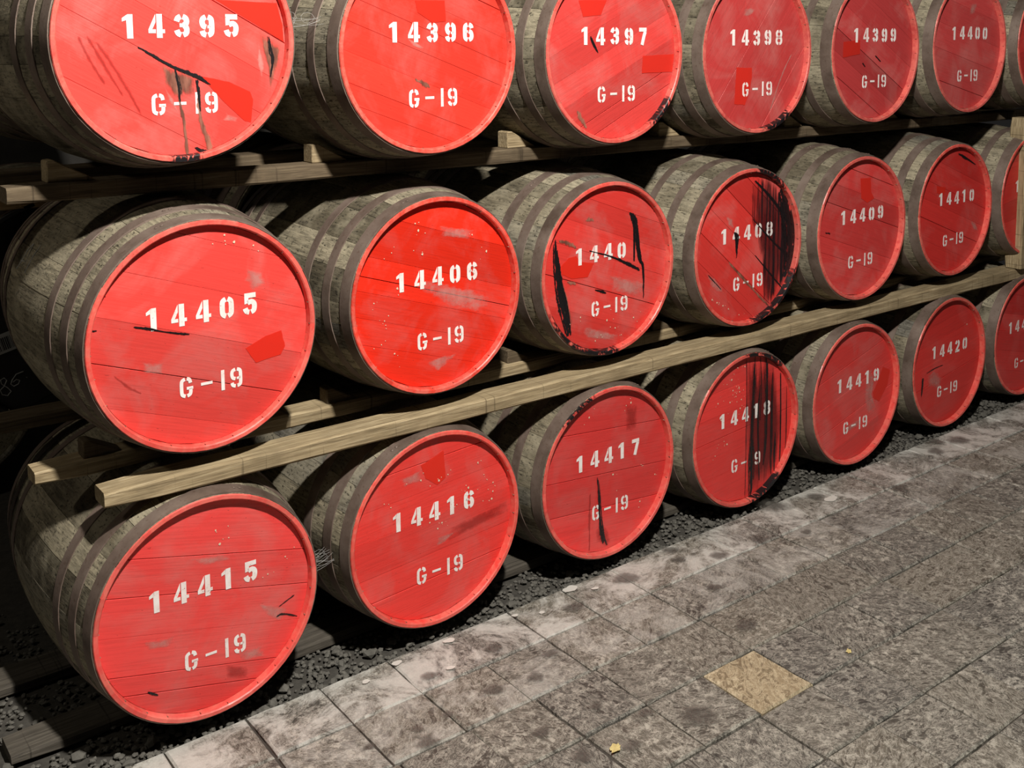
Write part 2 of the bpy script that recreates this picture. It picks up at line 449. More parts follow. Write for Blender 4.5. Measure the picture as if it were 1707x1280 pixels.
MARKS = {
 14395: [
  ('patch', [(0.057, -0.092), (0.133, -0.11), (0.19, -0.137), (0.198, -0.158), (0.192, -0.223), (0.171, -0.214), (0.118, -0.163)]),
  ('patch', [(0.103, 0.105), (0.3, -0.006), (0.312, 0.043), (0.3, 0.109)]),
  ('brown', [(-0.058, -0.045), (0.006, -0.069), (0.052, -0.093), (0.054, -0.13), (0.037, -0.152), (0.015, -0.144), (-0.004, -0.162), (-0.022, -0.143), (-0.042, -0.111), (-0.053, -0.073)]),
  ('tar', [(-0.101, -0.016, 0.0045), (-0.069, -0.034, 0.0075), (-0.025, -0.061, 0.008), (0.029, -0.085, 0.0128), (0.057, -0.098, 0.0112), (0.083, -0.116, 0.0048)]),
  ('tar', [(-0.01, -0.073, 0.006), (-0.002, -0.112, 0.0075), (0.001, -0.159, 0.0048)]),
  ('brown', [(-0.003, -0.143, 0.008), (0.008, -0.206, 0.0096), (0.015, -0.298, 0.0105)]),
  ('tar', [(0.047, -0.101, 0.008), (0.05, -0.145, 0.0064), (0.052, -0.185, 0.003)]),
  ('brown', [(0.047, -0.145, 0.0096), (0.054, -0.208, 0.0112), (0.077, -0.289, 0.0192)]),
  ('tar', [(0.037, -0.277, 0.0048), (0.056, -0.288, 0.0144), (0.077, -0.295, 0.0048)]),
  ('brown', [(0.213, 0.04), (0.247, 0.024), (0.303, -0.014), (0.298, -0.071), (0.271, -0.136), (0.253, -0.16), (0.242, -0.087), (0.22, -0.005)]),
  ('tar', [(0.247, 0.011, 0.0048), (0.252, -0.03, 0.008), (0.257, -0.054, 0.0064), (0.248, -0.1, 0.0032)]),
  ('wet', [(-0.241, 0.011, 0.006), (-0.216, -0.047, 0.0075), (-0.183, -0.107, 0.0045)]),
  ('wet', [(-0.2, -0.003, 0.006), (-0.153, -0.078, 0.009), (-0.098, -0.186, 0.0045)]),
  ('wet', [(-0.22, 0.011, 0.0045), (-0.181, -0.063, 0.0075), (-0.141, -0.138, 0.0045)]),
  ('scuff', [(-0.045, -0.103), (-0.013, -0.151), (0.001, -0.198), (-0.029, -0.158)]),
  ('scuff', [(0.217, 0.011), (0.235, -0.07), (0.226, -0.127), (0.21, -0.054)]),
  ('scuff', [(0.117, -0.187), (0.163, -0.206), (0.154, -0.221), (0.104, -0.211)]),
 ],
 14396: [
  ('patch', [(-0.046, 0.149), (0.059, 0.151), (0.063, 0.088), (0.015, 0.083), (-0.037, 0.114)]),
  ('brown', [(-0.051, -0.085, 0.0054), (-0.02, -0.099, 0.0144), (0.003, -0.112, 0.0054)]),
  ('scuff', [(-0.085, 0.043), (-0.049, 0.029), (-0.003, 0.004), (-0.018, -0.003), (-0.061, 0.015)]),
 ],
 14397: [
  ('patch', [(0.138, -0.013), (0.291, -0.008), (0.286, -0.073), (0.133, -0.074)]),
  ('tar', [(-0.106, 0.056, 0.006), (-0.09, 0.026, 0.008), (-0.071, 0.0, 0.004)]),
  ('brown', [(-0.164, -0.192, 0.008), (-0.145, -0.221, 0.018), (-0.121, -0.255, 0.0084)]),
  ('patch', [(-0.158, 0.175), (-0.031, 0.178), (-0.058, 0.127), (-0.137, 0.12)]),
 ],
 14398: [
  ('patch', [(-0.107, -0.056), (-0.019, -0.06), (-0.018, -0.095), (-0.03, -0.145), (-0.056, -0.202), (-0.117, -0.197)]),
  ('scuff', [(-0.075, 0.163), (-0.032, 0.18), (0.01, 0.167), (-0.01, 0.144), (-0.054, 0.129), (-0.081, 0.134)]),
  ('scuff', [(0.215, -0.01, 0.0072), (0.152, -0.103, 0.0092), (0.091, -0.231, 0.0072)]),
 ],
 14399: [
  ('patch', [(-0.208, 0.034), (-0.093, 0.042), (-0.091, -0.018), (-0.209, -0.032)]),
  ('tar', [(0.016, -0.026, 0.0078), (0.056, -0.052, 0.0052)]),
  ('tar', [(-0.072, -0.056, 0.0075), (-0.054, -0.072, 0.0052)]),
 ],
 14400: [
  ('scuff', [(0.011, 0.198), (0.087, 0.213), (0.066, 0.143), (0.0, 0.128)]),
 ],
 14405: [
  ('patch', [(0.111, -0.058), (0.17, -0.034), (0.217, -0.026), (0.228, -0.072), (0.214, -0.094), (0.141, -0.104)]),
  ('tar', [(-0.184, 0.052, 0.0032), (-0.149, 0.042, 0.0096), (-0.111, 0.028, 0.0032), (-0.064, 0.014, 0.008), (-0.04, 0.008, 0.0034)]),
  ('scuff', [(0.116, 0.176), (0.176, 0.152), (0.184, 0.108), (0.139, 0.09), (0.106, 0.128)]),
  ('scuff', [(-0.175, -0.038), (-0.098, -0.052), (-0.108, -0.092), (-0.169, -0.078)]),
  ('tar', [(-0.291, 0.058, 0.006), (-0.275, 0.058, 0.0048)]),
  ('wet', [(-0.237, -0.066, 0.0032), (-0.201, -0.104, 0.0064), (-0.171, -0.126, 0.0032)]),
 ],
 14406: [
  ('scuff', [(-0.129, 0.084), (-0.012, 0.055), (0.167, -0.005), (0.238, -0.046), (0.232, -0.095), (0.166, -0.103), (0.041, -0.054), (-0.099, 0.034)]),
  ('scuff', [(-0.061, -0.208), (0.027, -0.196), (0.095, -0.199), (0.038, -0.237), (-0.007, -0.257)]),
  ('scuff', [(-0.009, 0.228), (0.169, 0.189), (0.146, 0.153), (0.001, 0.18)]),
 ],
 14407: [
  ('patch', [(-0.216, 0.029), (-0.177, 0.057), (-0.143, 0.061), (-0.121, 0.037), (-0.061, 0.025), (-0.089, -0.022), (-0.164, -0.018), (-0.206, 0.003)]),
  ('tar', [(0.107, 0.189, 0.0066), (0.13, 0.165, 0.0286), (0.142, 0.114, 0.0242), (0.161, 0.013, 0.0176), (0.176, -0.022, 0.0132), (0.18, -0.14, 0.0088)]),
  ('tar', [(0.13, 0.158, 0.0105), (0.131, 0.006, 0.0066)]),
  ('tar', [(-0.083, 0.072, 0.0042), (0.028, 0.035, 0.0084), (0.108, -0.002, 0.0154), (0.161, -0.031, 0.0088)]),
  ('tar', [(-0.237, 0.13, 0.01), (-0.232, 0.043, 0.0189), (-0.217, -0.062, 0.0252), (-0.196, -0.149, 0.0231), (-0.177, -0.219, 0.0126)]),
  ('brown', [(-0.227, 0.043), (-0.196, -0.024), (-0.177, -0.089), (-0.151, -0.188), (-0.169, -0.227), (-0.201, -0.169), (-0.227, -0.061)]),
  ('tar', [(-0.201, -0.044, 0.0063), (-0.18, -0.131, 0.0063), (-0.167, -0.217, 0.0066)]),
  ('brown', [(-0.1, 0.181, 0.0063), (-0.081, 0.183, 0.0168), (-0.062, 0.177, 0.0063)]),
  ('brown', [(-0.221, 0.124, 0.008), (-0.177, 0.109, 0.0168), (-0.143, 0.09, 0.0084)]),
  ('brown', [(-0.185, -0.025, 0.0084), (-0.161, -0.033, 0.0126), (-0.143, -0.04, 0.0042)]),
  ('tar', [(-0.056, -0.072, 0.0042), (-0.025, -0.083, 0.0126), (-0.006, -0.092, 0.0044)]),
  ('scuff', [(-0.137, -0.18), (0.086, -0.262), (0.058, -0.289), (-0.137, -0.233)]),
  ('scuff', [(-0.028, -0.005), (0.233, -0.085), (0.174, -0.143), (0.0, -0.095)]),
 ],
 14408: [
  ('veil', [(0.033, 0.279), (0.126, 0.271), (0.218, 0.225), (0.293, 0.128), (0.327, -0.0), (0.312, -0.11), (0.258, -0.19), (0.185, -0.241), (0.142, -0.272), (0.111, -0.23), (0.092, -0.057), (0.031, 0.099), (0.025, 0.202)]),
  ('field', [(0.033, 0.279), (0.126, 0.271), (0.218, 0.225), (0.293, 0.128), (0.327, -0.0), (0.312, -0.11), (0.258, -0.19), (0.185, -0.241), (0.142, -0.272), (0.111, -0.23), (0.092, -0.057), (0.031, 0.099), (0.025, 0.202)]),
  ('tar', [(0.2, 0.217, 0.0192), (0.24, 0.121, 0.055), (0.267, -0.005, 0.055), (0.255, -0.103, 0.04), (0.23, -0.154, 0.0144)]),
  ('tar', [(0.045, 0.259, 0.0072), (0.147, 0.178, 0.012), (0.3, 0.028, 0.0096)]),
  ('tar', [(0.034, 0.108, 0.0048), (0.17, -0.006, 0.0072), (0.304, -0.109, 0.0075)]),
  ('tar', [(0.052, -0.04, 0.0048), (0.175, -0.154, 0.0075), (0.224, -0.198, 0.005)]),
  ('tar', [(-0.072, 0.066, 0.0069), (-0.058, 0.05, 0.0216), (-0.057, 0.01, 0.0138), (-0.056, -0.038, 0.0072)]),
  ('brown', [(-0.103, -0.046, 0.0072), (-0.012, -0.129, 0.012), (0.104, -0.229, 0.0096), (0.141, -0.259, 0.005)]),
  ('scuff', [(-0.242, -0.06), (-0.193, -0.078), (-0.125, -0.146), (-0.107, -0.184), (-0.158, -0.17), (-0.215, -0.121)]),
  ('tar', [(-0.216, -0.082, 0.0035), (-0.142, -0.149, 0.0046)]),
  ('scuff', [(-0.131, 0.147), (-0.08, 0.125), (-0.062, 0.069), (-0.106, 0.091)]),
 ],
 14409: [
  ('patch', [(-0.001, 0.215), (0.072, 0.212), (0.08, 0.148), (0.103, 0.119), (0.052, 0.103), (0.008, 0.128)]),
  ('tar', [(-0.234, 0.004, 0.0052), (-0.202, -0.002, 0.0052)]),
 ],
 14410: [
  ('tar', [(0.033, 0.263, 0.0087), (0.086, 0.242, 0.0168), (0.184, 0.2, 0.0058)]),
  ('scuff', [(0.138, -0.052), (0.209, -0.077), (0.275, -0.155), (0.197, -0.135)]),
  ('patch', [(-0.139, 0.124), (-0.063, 0.111), (-0.076, 0.076), (-0.137, 0.09)]),
 ],
 14415: [
  ('wet', [(0.035, -0.184), (0.104, -0.216), (0.108, -0.257), (0.039, -0.233)]),
  ('scuff', [(-0.071, 0.153), (0.061, 0.13), (0.094, 0.102), (-0.024, 0.113)]),
  ('scuff', [(-0.197, -0.038), (-0.08, -0.055), (-0.097, -0.088), (-0.176, -0.071)]),
  ('scuff', [(0.124, -0.031), (0.249, -0.091), (0.211, -0.133), (0.158, -0.087)]),
  ('scuff', [(0.05, -0.155), (0.155, -0.167), (0.172, -0.218), (0.083, -0.202)]),
  ('tar', [(0.193, -0.103, 0.0036), (0.212, -0.1, 0.0054), (0.257, -0.122, 0.0036)]),
  ('tar', [(0.2, -0.075, 0.0027), (0.25, -0.055, 0.0036)]),
  ('tar', [(-0.173, -0.185, 0.0034), (-0.159, -0.197, 0.0068), (-0.147, -0.205, 0.0032)]),
 ],
 14416: [
  ('patch', [(-0.051, 0.213), (0.033, 0.24), (0.041, 0.15), (0.009, 0.133), (-0.034, 0.166)]),
  ('scuff', [(-0.148, 0.19), (-0.04, 0.204), (-0.035, 0.16), (-0.117, 0.153)]),
  ('wet', [(0.045, -0.02), (0.294, 0.011), (0.299, -0.032), (0.033, -0.067)]),
  ('scuff', [(0.0, -0.033), (0.09, -0.034), (0.033, -0.067), (-0.012, -0.073)]),
 ],
 14417: [
  ('tar', [(-0.048, -0.013, 0.0044), (-0.042, -0.07, 0.011), (-0.036, -0.161, 0.0138), (-0.03, -0.218, 0.0184), (-0.019, -0.267, 0.0138)]),
  ('tar', [(-0.036, -0.205, 0.0069), (-0.002, -0.279, 0.0046)]),
  ('wet', [(-0.081, -0.064, 0.0066), (-0.084, -0.147, 0.0088), (-0.084, -0.276, 0.0066)]),
  ('wet', [(-0.03, -0.173), (0.004, -0.222), (0.021, -0.279), (-0.002, -0.288), (-0.053, -0.256), (-0.059, -0.21)]),
  ('wet', [(0.083, 0.233), (0.147, 0.215), (0.142, 0.119), (0.089, 0.12)]),
 ],
 14418: [
  ('veil', [(-0.004, 0.299), (0.201, 0.246), (0.231, -0.019), (0.23, -0.224), (0.12, -0.285), (0.018, -0.29)]),
  ('tar', [(0.007, 0.285, 0.0038), (0.012, 0.08, 0.0048), (0.011, -0.298, 0.0039)]),
  ('tar', [(0.057, 0.288, 0.0075), (0.054, 0.12, 0.0125), (0.047, -0.027, 0.0125), (0.047, -0.152, 0.0234), (0.047, -0.29, 0.0175)]),
  ('tar', [(0.126, 0.275, 0.0125), (0.131, 0.104, 0.0125), (0.129, -0.097, 0.01), (0.117, -0.182, 0.005)]),
  ('tar', [(0.089, 0.281, 0.0038), (0.1, 0.16, 0.0038), (0.093, 0.012, 0.005)]),
  ('tar', [(0.257, 0.128, 0.0026), (0.26, -0.077, 0.0052), (0.252, -0.204, 0.0026)]),
  ('tar', [(0.165, 0.197, 0.005), (0.165, -0.055, 0.01), (0.166, -0.233, 0.0052)]),
  ('tar', [(0.217, 0.187, 0.0052), (0.224, -0.017, 0.0075), (0.222, -0.222, 0.0052)]),
  ('tar', [(0.093, 0.162, 0.005), (0.082, 0.015, 0.0075), (0.096, -0.24, 0.005)]),
  ('tar', [(0.191, -0.061, 0.0052), (0.19, -0.137, 0.013), (0.189, -0.239, 0.0052)]),
 ],
 14419: [
  ('patch', [(0.207, 0.08), (0.263, 0.053), (0.248, -0.011), (0.187, -0.077), (0.146, -0.057), (0.136, -0.027), (0.174, 0.018)]),
  ('scuff', [(0.069, 0.161), (0.17, 0.087), (0.132, -0.043), (0.181, -0.137), (0.106, -0.162), (0.057, -0.054)]),
  ('scuff', [(-0.11, -0.139), (0.082, -0.115), (0.075, -0.155), (-0.087, -0.185)]),
 ],
 14420: [
  ('tar', [(-0.195, -0.045, 0.012), (-0.197, -0.088, 0.012), (-0.204, -0.136, 0.006)]),
  ('scuff', [(-0.181, -0.025), (-0.103, -0.005), (-0.001, -0.084), (-0.043, -0.149), (-0.167, -0.103)]),
  ('tar', [(-0.166, -0.028, 0.0044), (-0.102, -0.017, 0.006), (-0.031, -0.013, 0.0045)]),
 ],
}
SPECKS = {
 14405: [(0.042, 0.274), (0.09, 0.24), (0.144, 0.224), (0.064, 0.262)],
 14406: [(-0.063, 0.211), (-0.05, 0.135), (-0.188, -0.054), (-0.184, -0.068), (-0.155, -0.162), (0.137, 0.175), (0.192, 0.114), (-0.159, 0.153), (-0.074, 0.234), (-0.223, 0.006), (-0.2, -0.126), (-0.141, 0.04)],
 14407: [(0.0, -0.192), (0.058, -0.267), (0.072, -0.281), (-0.028, -0.241), (0.13, -0.203), (-0.055, -0.258), (-0.124, -0.161), (0.04, -0.227)],
 14408: [(-0.191, -0.183), (-0.13, -0.216), (-0.099, -0.233), (-0.037, -0.267), (-0.164, -0.199)],
 14415: [(0.026, 0.205), (0.036, 0.163), (0.225, 0.068), (0.171, 0.033)],
 14416: [(0.163, 0.168), (0.186, 0.122), (0.222, 0.086), (0.014, 0.147), (0.116, 0.104), (0.125, 0.094), (0.221, 0.056), (0.216, 0.032), (0.023, 0.006), (0.007, -0.009), (-0.052, 0.165), (0.048, 0.158), (0.08, 0.05), (-0.16, 0.107), (-0.022, 0.019), (0.001, 0.032)],
 14417: [(0.112, 0.227), (0.159, -0.159), (-0.087, 0.216), (0.173, -0.025), (0.026, -0.021), (0.235, -0.075), (0.089, 0.221)],
 14418: [(-0.106, 0.203), (-0.071, 0.171), (-0.036, 0.176), (-0.053, 0.143), (-0.087, 0.126), (-0.027, 0.089), (-0.156, 0.136), (-0.118, -0.025), (-0.101, -0.041), (-0.137, 0.065), (-0.003, 0.255), (-0.045, 0.258), (-0.168, -0.073), (-0.062, 0.072), (-0.021, 0.124), (-0.079, 0.216), (-0.05, 0.155), (-0.032, 0.158)],
 14420: [(0.166, 0.153)],
}
CHALK_PTS = [[(68.7, 0.139), (64.9, 0.117), (58.4, 0.108), (54.8, 0.087)], [(54.8, 0.087), (59.0, 0.075), (65.2, 0.063)], [(64.5, 0.127), (63.7, 0.081)], [(54.0, 0.017), (59.4, 0.024), (64.3, 0.028), (68.1, 0.033)]]
P86_PTS = [[(-0.173, -0.159), (-0.182, -0.163), (-0.18, -0.174), (-0.166, -0.187), (-0.158, -0.198), (-0.167, -0.208), (-0.18, -0.203), (-0.184, -0.19), (-0.174, -0.181), (-0.167, -0.167), (-0.173, -0.159)], [(-0.126, -0.151), (-0.144, -0.155), (-0.154, -0.168), (-0.158, -0.179), (-0.151, -0.186), (-0.14, -0.182), (-0.136, -0.173), (-0.144, -0.169), (-0.153, -0.175)], [(-0.12, -0.167), (-0.118, -0.169)]]
LABEL_POS = ((-0.178, -0.069), 0.25)

# ------------------------------------------------------------------ the setting: paving, gravel, wall
COURSES = [-0.017, -0.225, -0.448, -0.671, -0.902, -1.130, -1.356, -1.582, -1.808, -2.034]
fl = mesh("floor", [(-1.2, -2.6, -0.012), (7.0, -2.6, -0.012), (7.0, -0.019, -0.012), (-1.2, -0.019, -0.012),
                    (-1.2, -0.019, -0.07), (7.0, -0.019, -0.07)], [(0, 1, 2, 3), (3, 2, 5, 4)], [M['joint']])
floor = tag(ob("floor", fl), "riven stone paving of the aisle in front of the casks", "paving", kind="structure")


def slab_mesh(w, d, seed):
    r = random.Random(seed)
    b = 0.005
    h = 0.0
    nx = 4
    ring = []
    for (sx, sy) in ((-1, -1), (1, -1), (1, 1), (-1, 1)):
        ring.append((sx * w / 2 + r.uniform(-.002, .002), sy * d / 2 + r.uniform(-.002, .002)))
    per = []
    for i in range(4):
        a, c = ring[i], ring[(i + 1) % 4]
        for j in range(nx):
            t = j / nx
            k = 0 if j == 0 else r.uniform(-.0018, .0018)
            per.append((a[0] + (c[0] - a[0]) * t + (k if i % 2 else 0), a[1] + (c[1] - a[1]) * t + (0 if i % 2 else k)))
    n = len(per)
    v = [(x, y, -0.035) for x, y in per] + [(x, y, -b) for x, y in per] + \
        [(x * (1 - 2 * b / w), y * (1 - 2 * b / d), h + r.uniform(-.0012, .0012)) for x, y in per] + [(0, 0, h)]
    f = []
    for i in range(n):
        j = (i + 1) % n
        f += [(i, j, n + j, n + i), (n + i, n + j, 2 * n + j, 2 * n + i), (2 * n + i, 2 * n + j, 3 * n)]
    return mesh("paving_stone", v, f, [M['slab']])


slabs = {}
PX0, PXW = -0.5653, 0.2265
for ci in range(len(COURSES) - 1):
    y1, y0 = COURSES[ci], COURSES[ci + 1]
    col = 0
    while True:
        x0 = PX0 + PXW * col
        span = 1
        if x0 > 6.3:
            break
        if rnd.random() < 0.14 and not (ci == 3 and 1.3 < x0 < 2.2):
            span = 2
        w = PXW * span - 0.0045
        d = (y1 - y0) - 0.0045
        key = (span, ci % 3, rnd.randrange(3))
        if key not in slabs:
            slabs[key] = slab_mesh(PXW * span - 0.0045, 0.2235 - 0.0045, len(slabs))
        me = slabs[key]
        o = ob("paving_stone", me, floor, (x0 + PXW * span / 2 + rnd.uniform(-.002, .002) + (0.012 if ci in (2, 3) else 0), (y0 + y1) / 2,
                                            rnd.uniform(-.0012, .0012)), (rnd.uniform(-.0025, .0025), rnd.uniform(-.0025, .0025), 0))
        o.scale = (1, d / 0.219, 1)
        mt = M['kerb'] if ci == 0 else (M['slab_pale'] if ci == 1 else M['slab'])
        if ci == 3 and abs(x0 + PXW / 2 - 2.040) < 0.08 and span == 1:
            mt = M['gold']
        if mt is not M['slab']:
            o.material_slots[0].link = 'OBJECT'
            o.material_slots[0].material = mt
        col += span


def blob(name, cx, cy, rx, ry, z, mat, seed, parent, plane='XY', n=18):
    """irregular flat deposit with a soft ragged edge; 3 rings"""
    r = random.Random(seed)
    ph = [r.uniform(0, 6.28) for _ in range(3)]
    v, e, f = [], [], []
    for ri, (s, ev) in enumerate(((1.0, 0.0), (0.72, 0.45), (0.3, 0.9))):
        for i in range(n):
            a = 6.28318 * i / n
            k = s * (1 + 0.10 * math.sin(2 * a + ph[0]) + 0.08 * math.sin(3 * a + ph[1]) + 0.05 * math.sin(5 * a + ph[2]))
            p = (cx + rx * k * math.cos(a), cy + ry * k * math.sin(a))
            v.append((p[0], p[1], z) if plane == 'XY' else (p[0], z, p[1]))
            e.append(ev)
    v.append((cx, cy, z) if plane == 'XY' else (cx, z, cy)); e.append(1.0)
    for ri in range(2):
        for i in range(n):
            j = (i + 1) % n
            f.append((ri * n + i, ri * n + j, ri * n + n + j, ri * n + n + i))
    f += [(2 * n + i, 2 * n + (i + 1) % n, 3 * n) for i in range(n)]
    return v, f, e


SPOTS = [(1.543, -0.373, .036), (1.4, -0.586, .034), (1.592, -0.59, .03), (1.679, -0.701, .03), (1.553, -0.78, .034), (1.785, -0.804, .07),
         (1.421, -0.733, .04), (1.88, -0.139, .045), (2.392, -0.123, .035), (2.529, -0.192, .045), (2.748, -0.197, .05), (2.346, -0.34, .035),
         (2.151, -0.104, .06), (1.651, -0.303, .03), (2.245, -0.572, .05), (1.535, -0.172, .036), (1.3, -0.171, .032), (1.41, -0.347, .04),
         (1.242, -0.36, .022), (1.142, -0.361, .025), (1.135, -0.427, .04), (1.003, -0.347, .02), (3.559, -0.258, .055), (4.044, -0.121, .055),
         (4.152, -0.056, .05), (4.246, -0.113, .07), (3.217, -0.091, .05), (3.013, -0.038, .085), (2.928, -0.27, .03), (2.42, -0.05, .04)]
for i, (x, y, r) in enumerate(SPOTS):
    v, f, e = blob("damp_spot", 0, 0, r, r * 0.85, 0, M['damp'], i, floor)
    ob("damp_spot", mesh("damp_spot", v, f, [M['damp']], edge=e), floor, (x, y, 0.0042))
for i, (x, y, r) in enumerate([(3.246, -0.144, .035), (1.259, -0.055, .018), (1.372, -0.177, .015), (1.139, -0.081, .014),
                               (1.70, -0.06, .012), (1.78, -0.10, .012), (1.45, -0.05, .02), (1.95, -0.04, .03), (2.02, -0.09, .014)]):
    v, f, e = blob("lime_splash", 0, 0, r, r * 0.7, 0, M['lime'], 90 + i, floor)
    ob("lime_splash", mesh("lime_splash", v, f, [M['lime']], edge=e), floor, (x, y, 0.0046))

bed = mesh("ground", [], [], [M['soil']])
gv, gf = [], []
NX, NY = 90, 44
for j in range(NY + 1):
    for i in range(NX + 1):
        x = -1.2 + 8.2 * i / NX
        y = -0.019 + 3.5 * j / NY
        gv.append((x, y, -0.040 + (0.016 * mnoise.noise(Vector((x * 5, y * 5, 0))) if j else -0.004)))
for j in range(NY):
    for i in range(NX):
        a = j * (NX + 1) + i
        gf.append((a, a + 1, a + NX + 2, a + NX + 1))
bed = mesh("ground", gv, gf, [M['soil']], smooth=True)
ground = tag(ob("ground", bed), "dark gravel bed under the casks", "ground", kind="structure")

# loose stones of the gravel: nobody could count them
ICO_V = []
_p = (1 + 5 ** 0.5) / 2
for a, b in ((-1, _p), (1, _p), (-1, -_p), (1, -_p)):
    ICO_V += [(a, b, 0)]
for a, b in ((-1, _p), (1, _p), (-1, -_p), (1, -_p)):
    ICO_V += [(0, a, b)]
for a, b in ((_p, -1), (_p, 1), (-_p, -1), (-_p, 1)):
    ICO_V += [(a, 0, b)]
ICO_F = [(0, 11, 5), (0, 5, 1), (0, 1, 7), (0, 7, 10), (0, 10, 11), (1, 5, 9), (5, 11, 4), (11, 10, 2), (10, 7, 6), (7, 1, 8),
         (3, 9, 4), (3, 4, 2), (3, 2, 6), (3, 6, 8), (3, 8, 9), (4, 9, 5), (2, 4, 11), (6, 2, 10), (8, 6, 7), (9, 8, 1)]
pv, pf = [], []
r = random.Random(5)
for k in range(13000):
    x = r.uniform(-0.6, 5.9)
    y = 0.012 + (r.random() ** 1.5) * 0.95
    if x < 0.4 and r.random() < 0.4:
        y = r.uniform(0.0, 1.2)
    s = r.uniform(0.0035, 0.0090) * (1.9 if r.random() < 0.05 else 1.0) / 1.9
    if 0.2 < y < 0.335 or 0.55 < y < 0.69:
        if x > 0.24 and r.random() < 0.9:
            continue
    z = -0.040 + 0.016 * mnoise.noise(Vector((x * 5, y * 5, 0))) + s * 1.1 + r.random() * 0.010
    sx, sy, sz = s * r.uniform(.8, 1.5), s * r.uniform(.8, 1.4), s * r.uniform(.6, 1.0)
    ca, sa = math.cos(k * 1.7), math.sin(k * 1.7)
    o0 = len(pv)
    for vx, vy, vz in ICO_V:
        j = r.uniform(.82, 1.15)
        X, Y, Z = vx * sx * j, vy * sy * j, vz * sz * j
        pv.append((x + X * ca - Y * sa, y + X * sa + Y * ca, z + Z))
    pf += [(a + o0, b + o0, c + o0) for a, b, c in ICO_F]
tag(ob("gravel", mesh("gravel", pv, pf, [M['pebble']])), "loose grey gravel between the paving edge and the casks", "gravel", kind="stuff")

wb = mesh("wall_back", [(-3.0, 3.4, -0.1), (9.0, 3.4, -0.1), (9.0, 3.4, 4.0), (-3.0, 3.4, 4.0),
                        (-3.0, 3.7, -0.1), (9.0, 3.7, -0.1), (9.0, 3.7, 4.0), (-3.0, 3.7, 4.0)],
          [(1, 0, 3, 2), (4, 5, 6, 7), (3, 7, 6, 2), (0, 4, 7, 3), (1, 2, 6, 5)], [M['wall']])
tag(ob("wall_back", wb), "dark rubble wall behind the cask racks", "wall", kind="structure")


# ------------------------------------------------------------------ timber rails, chocks, prop
def timber(name, x0, x1, y0, y1, zt0, zt1, h0, h1, mat, label, cat="rail", seed=0, chips=0.0025, n=40):
    """sawn beam with rubbed, slightly wandering arrises; origin at its left end"""
    r = random.Random(seed)
    v, f = [], []
    c = 0.006
    for i in range(n + 1):
        t = i / n
        x = x0 + (x1 - x0) * t
        zt = zt0 + (zt1 - zt0) * t
        zb = zt - (h0 + (h1 - h0) * t)
        w = lambda: r.uniform(-chips, chips)
        e = 0.004 if i in (0, n) else 0.0
        k = [(y0 + c + e, zb + e), (y1 - c - e, zb + e), (y1 - e, zb + c + e), (y1 - e, zt - c - e),
             (y1 - c - e, zt - e), (y0 + c + e, zt - e), (y0 + e, zt - c - e), (y0 + e, zb + c + e)]
        for (yy, zz) in k:
            v.append((x - x0, yy + w() * .6 - y0, zz + w() * .6 - zt0))
    for i in range(n):
        for j in range(8):
            a, b = i * 8 + j, i * 8 + (j + 1) % 8
            f.append((a, a + 8, b + 8, b))
    f.append(tuple(range(8)))
    f.append(tuple(n * 8 + j for j in reversed(range(8))))
    return tag(ob(name, mesh(name, v, f, [mat]), None, (x0, y0, zt0)), label, cat)


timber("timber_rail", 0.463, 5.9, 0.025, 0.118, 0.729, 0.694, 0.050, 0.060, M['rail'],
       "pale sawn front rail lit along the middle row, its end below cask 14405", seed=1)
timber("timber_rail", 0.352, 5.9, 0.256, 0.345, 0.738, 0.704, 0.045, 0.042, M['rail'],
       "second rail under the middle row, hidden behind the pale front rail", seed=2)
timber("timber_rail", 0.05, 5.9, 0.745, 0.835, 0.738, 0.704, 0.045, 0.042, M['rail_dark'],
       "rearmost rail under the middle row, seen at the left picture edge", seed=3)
timber("timber_rail", 0.322, 5.9, 0.250, 0.342, 1.506, 1.482, 0.049, 0.047, M['rail_dark'],  # dark timber stands in for shade from the overhanging casks
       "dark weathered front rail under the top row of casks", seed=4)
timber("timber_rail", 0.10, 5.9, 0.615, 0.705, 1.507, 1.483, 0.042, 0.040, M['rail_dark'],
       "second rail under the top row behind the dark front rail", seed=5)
timber("ground_plank", 0.245, 5.9, 0.205, 0.325, 0.002, 0.000, 0.034, 0.034, M['plank'],
       "flat plank bedded in the gravel under the front of the bottom casks", "plank", seed=6)
timber("ground_plank", 0.10, 5.9, 0.555, 0.680, 0.002, 0.000, 0.034, 0.034, M['plank'],
       "flat plank bedded in the gravel under the back of the bottom casks", "plank", seed=7)
# short upright prop between the two upper rails at the right edge
pp = timber("timber_prop", 0.0, 0.770, -0.045, 0.045, 0.0, 0.0, 0.09, 0.09, M['rail'],
            "upright timber prop beside cask 14411 at the right picture edge", "post", seed=8, n=14)
pp.rotation_euler = (0, -math.pi / 2, 0)
pp.location = (4.938, -0.010, 0.705)


def chock(x, y, z, w, d, h, label, mat, seed, flip=False, group=None):
    r = random.Random(seed)
    s = -1 if flip else 1
    top = w * 0.16
    prof = [(0, 0), (w, 0), (w * 0.96, h * 0.10), (top, h), (0.0, h * 0.97)]
    if flip:
        prof = [(-a, b) for a, b in reversed(prof)]
    v = [(a + r.uniform(-.001, .001), 0, b) for a, b in prof] + [(a, d, b) for a, b in prof]
    n = len(prof)
    f = [tuple(range(n)), tuple(reversed(range(n, 2 * n)))] + [((i + 1) % n, i, n + i, n + (i + 1) % n) for i in range(n)]
    me = mesh("wooden_chock", v, f, [mat])
    o = ob("wooden_chock", me, None, (x, y, z))
    bv = o.modifiers.new("bevel", 'BEVEL'); bv.width = 0.003; bv.segments = 1
    return tag(o, label, "chock", group)


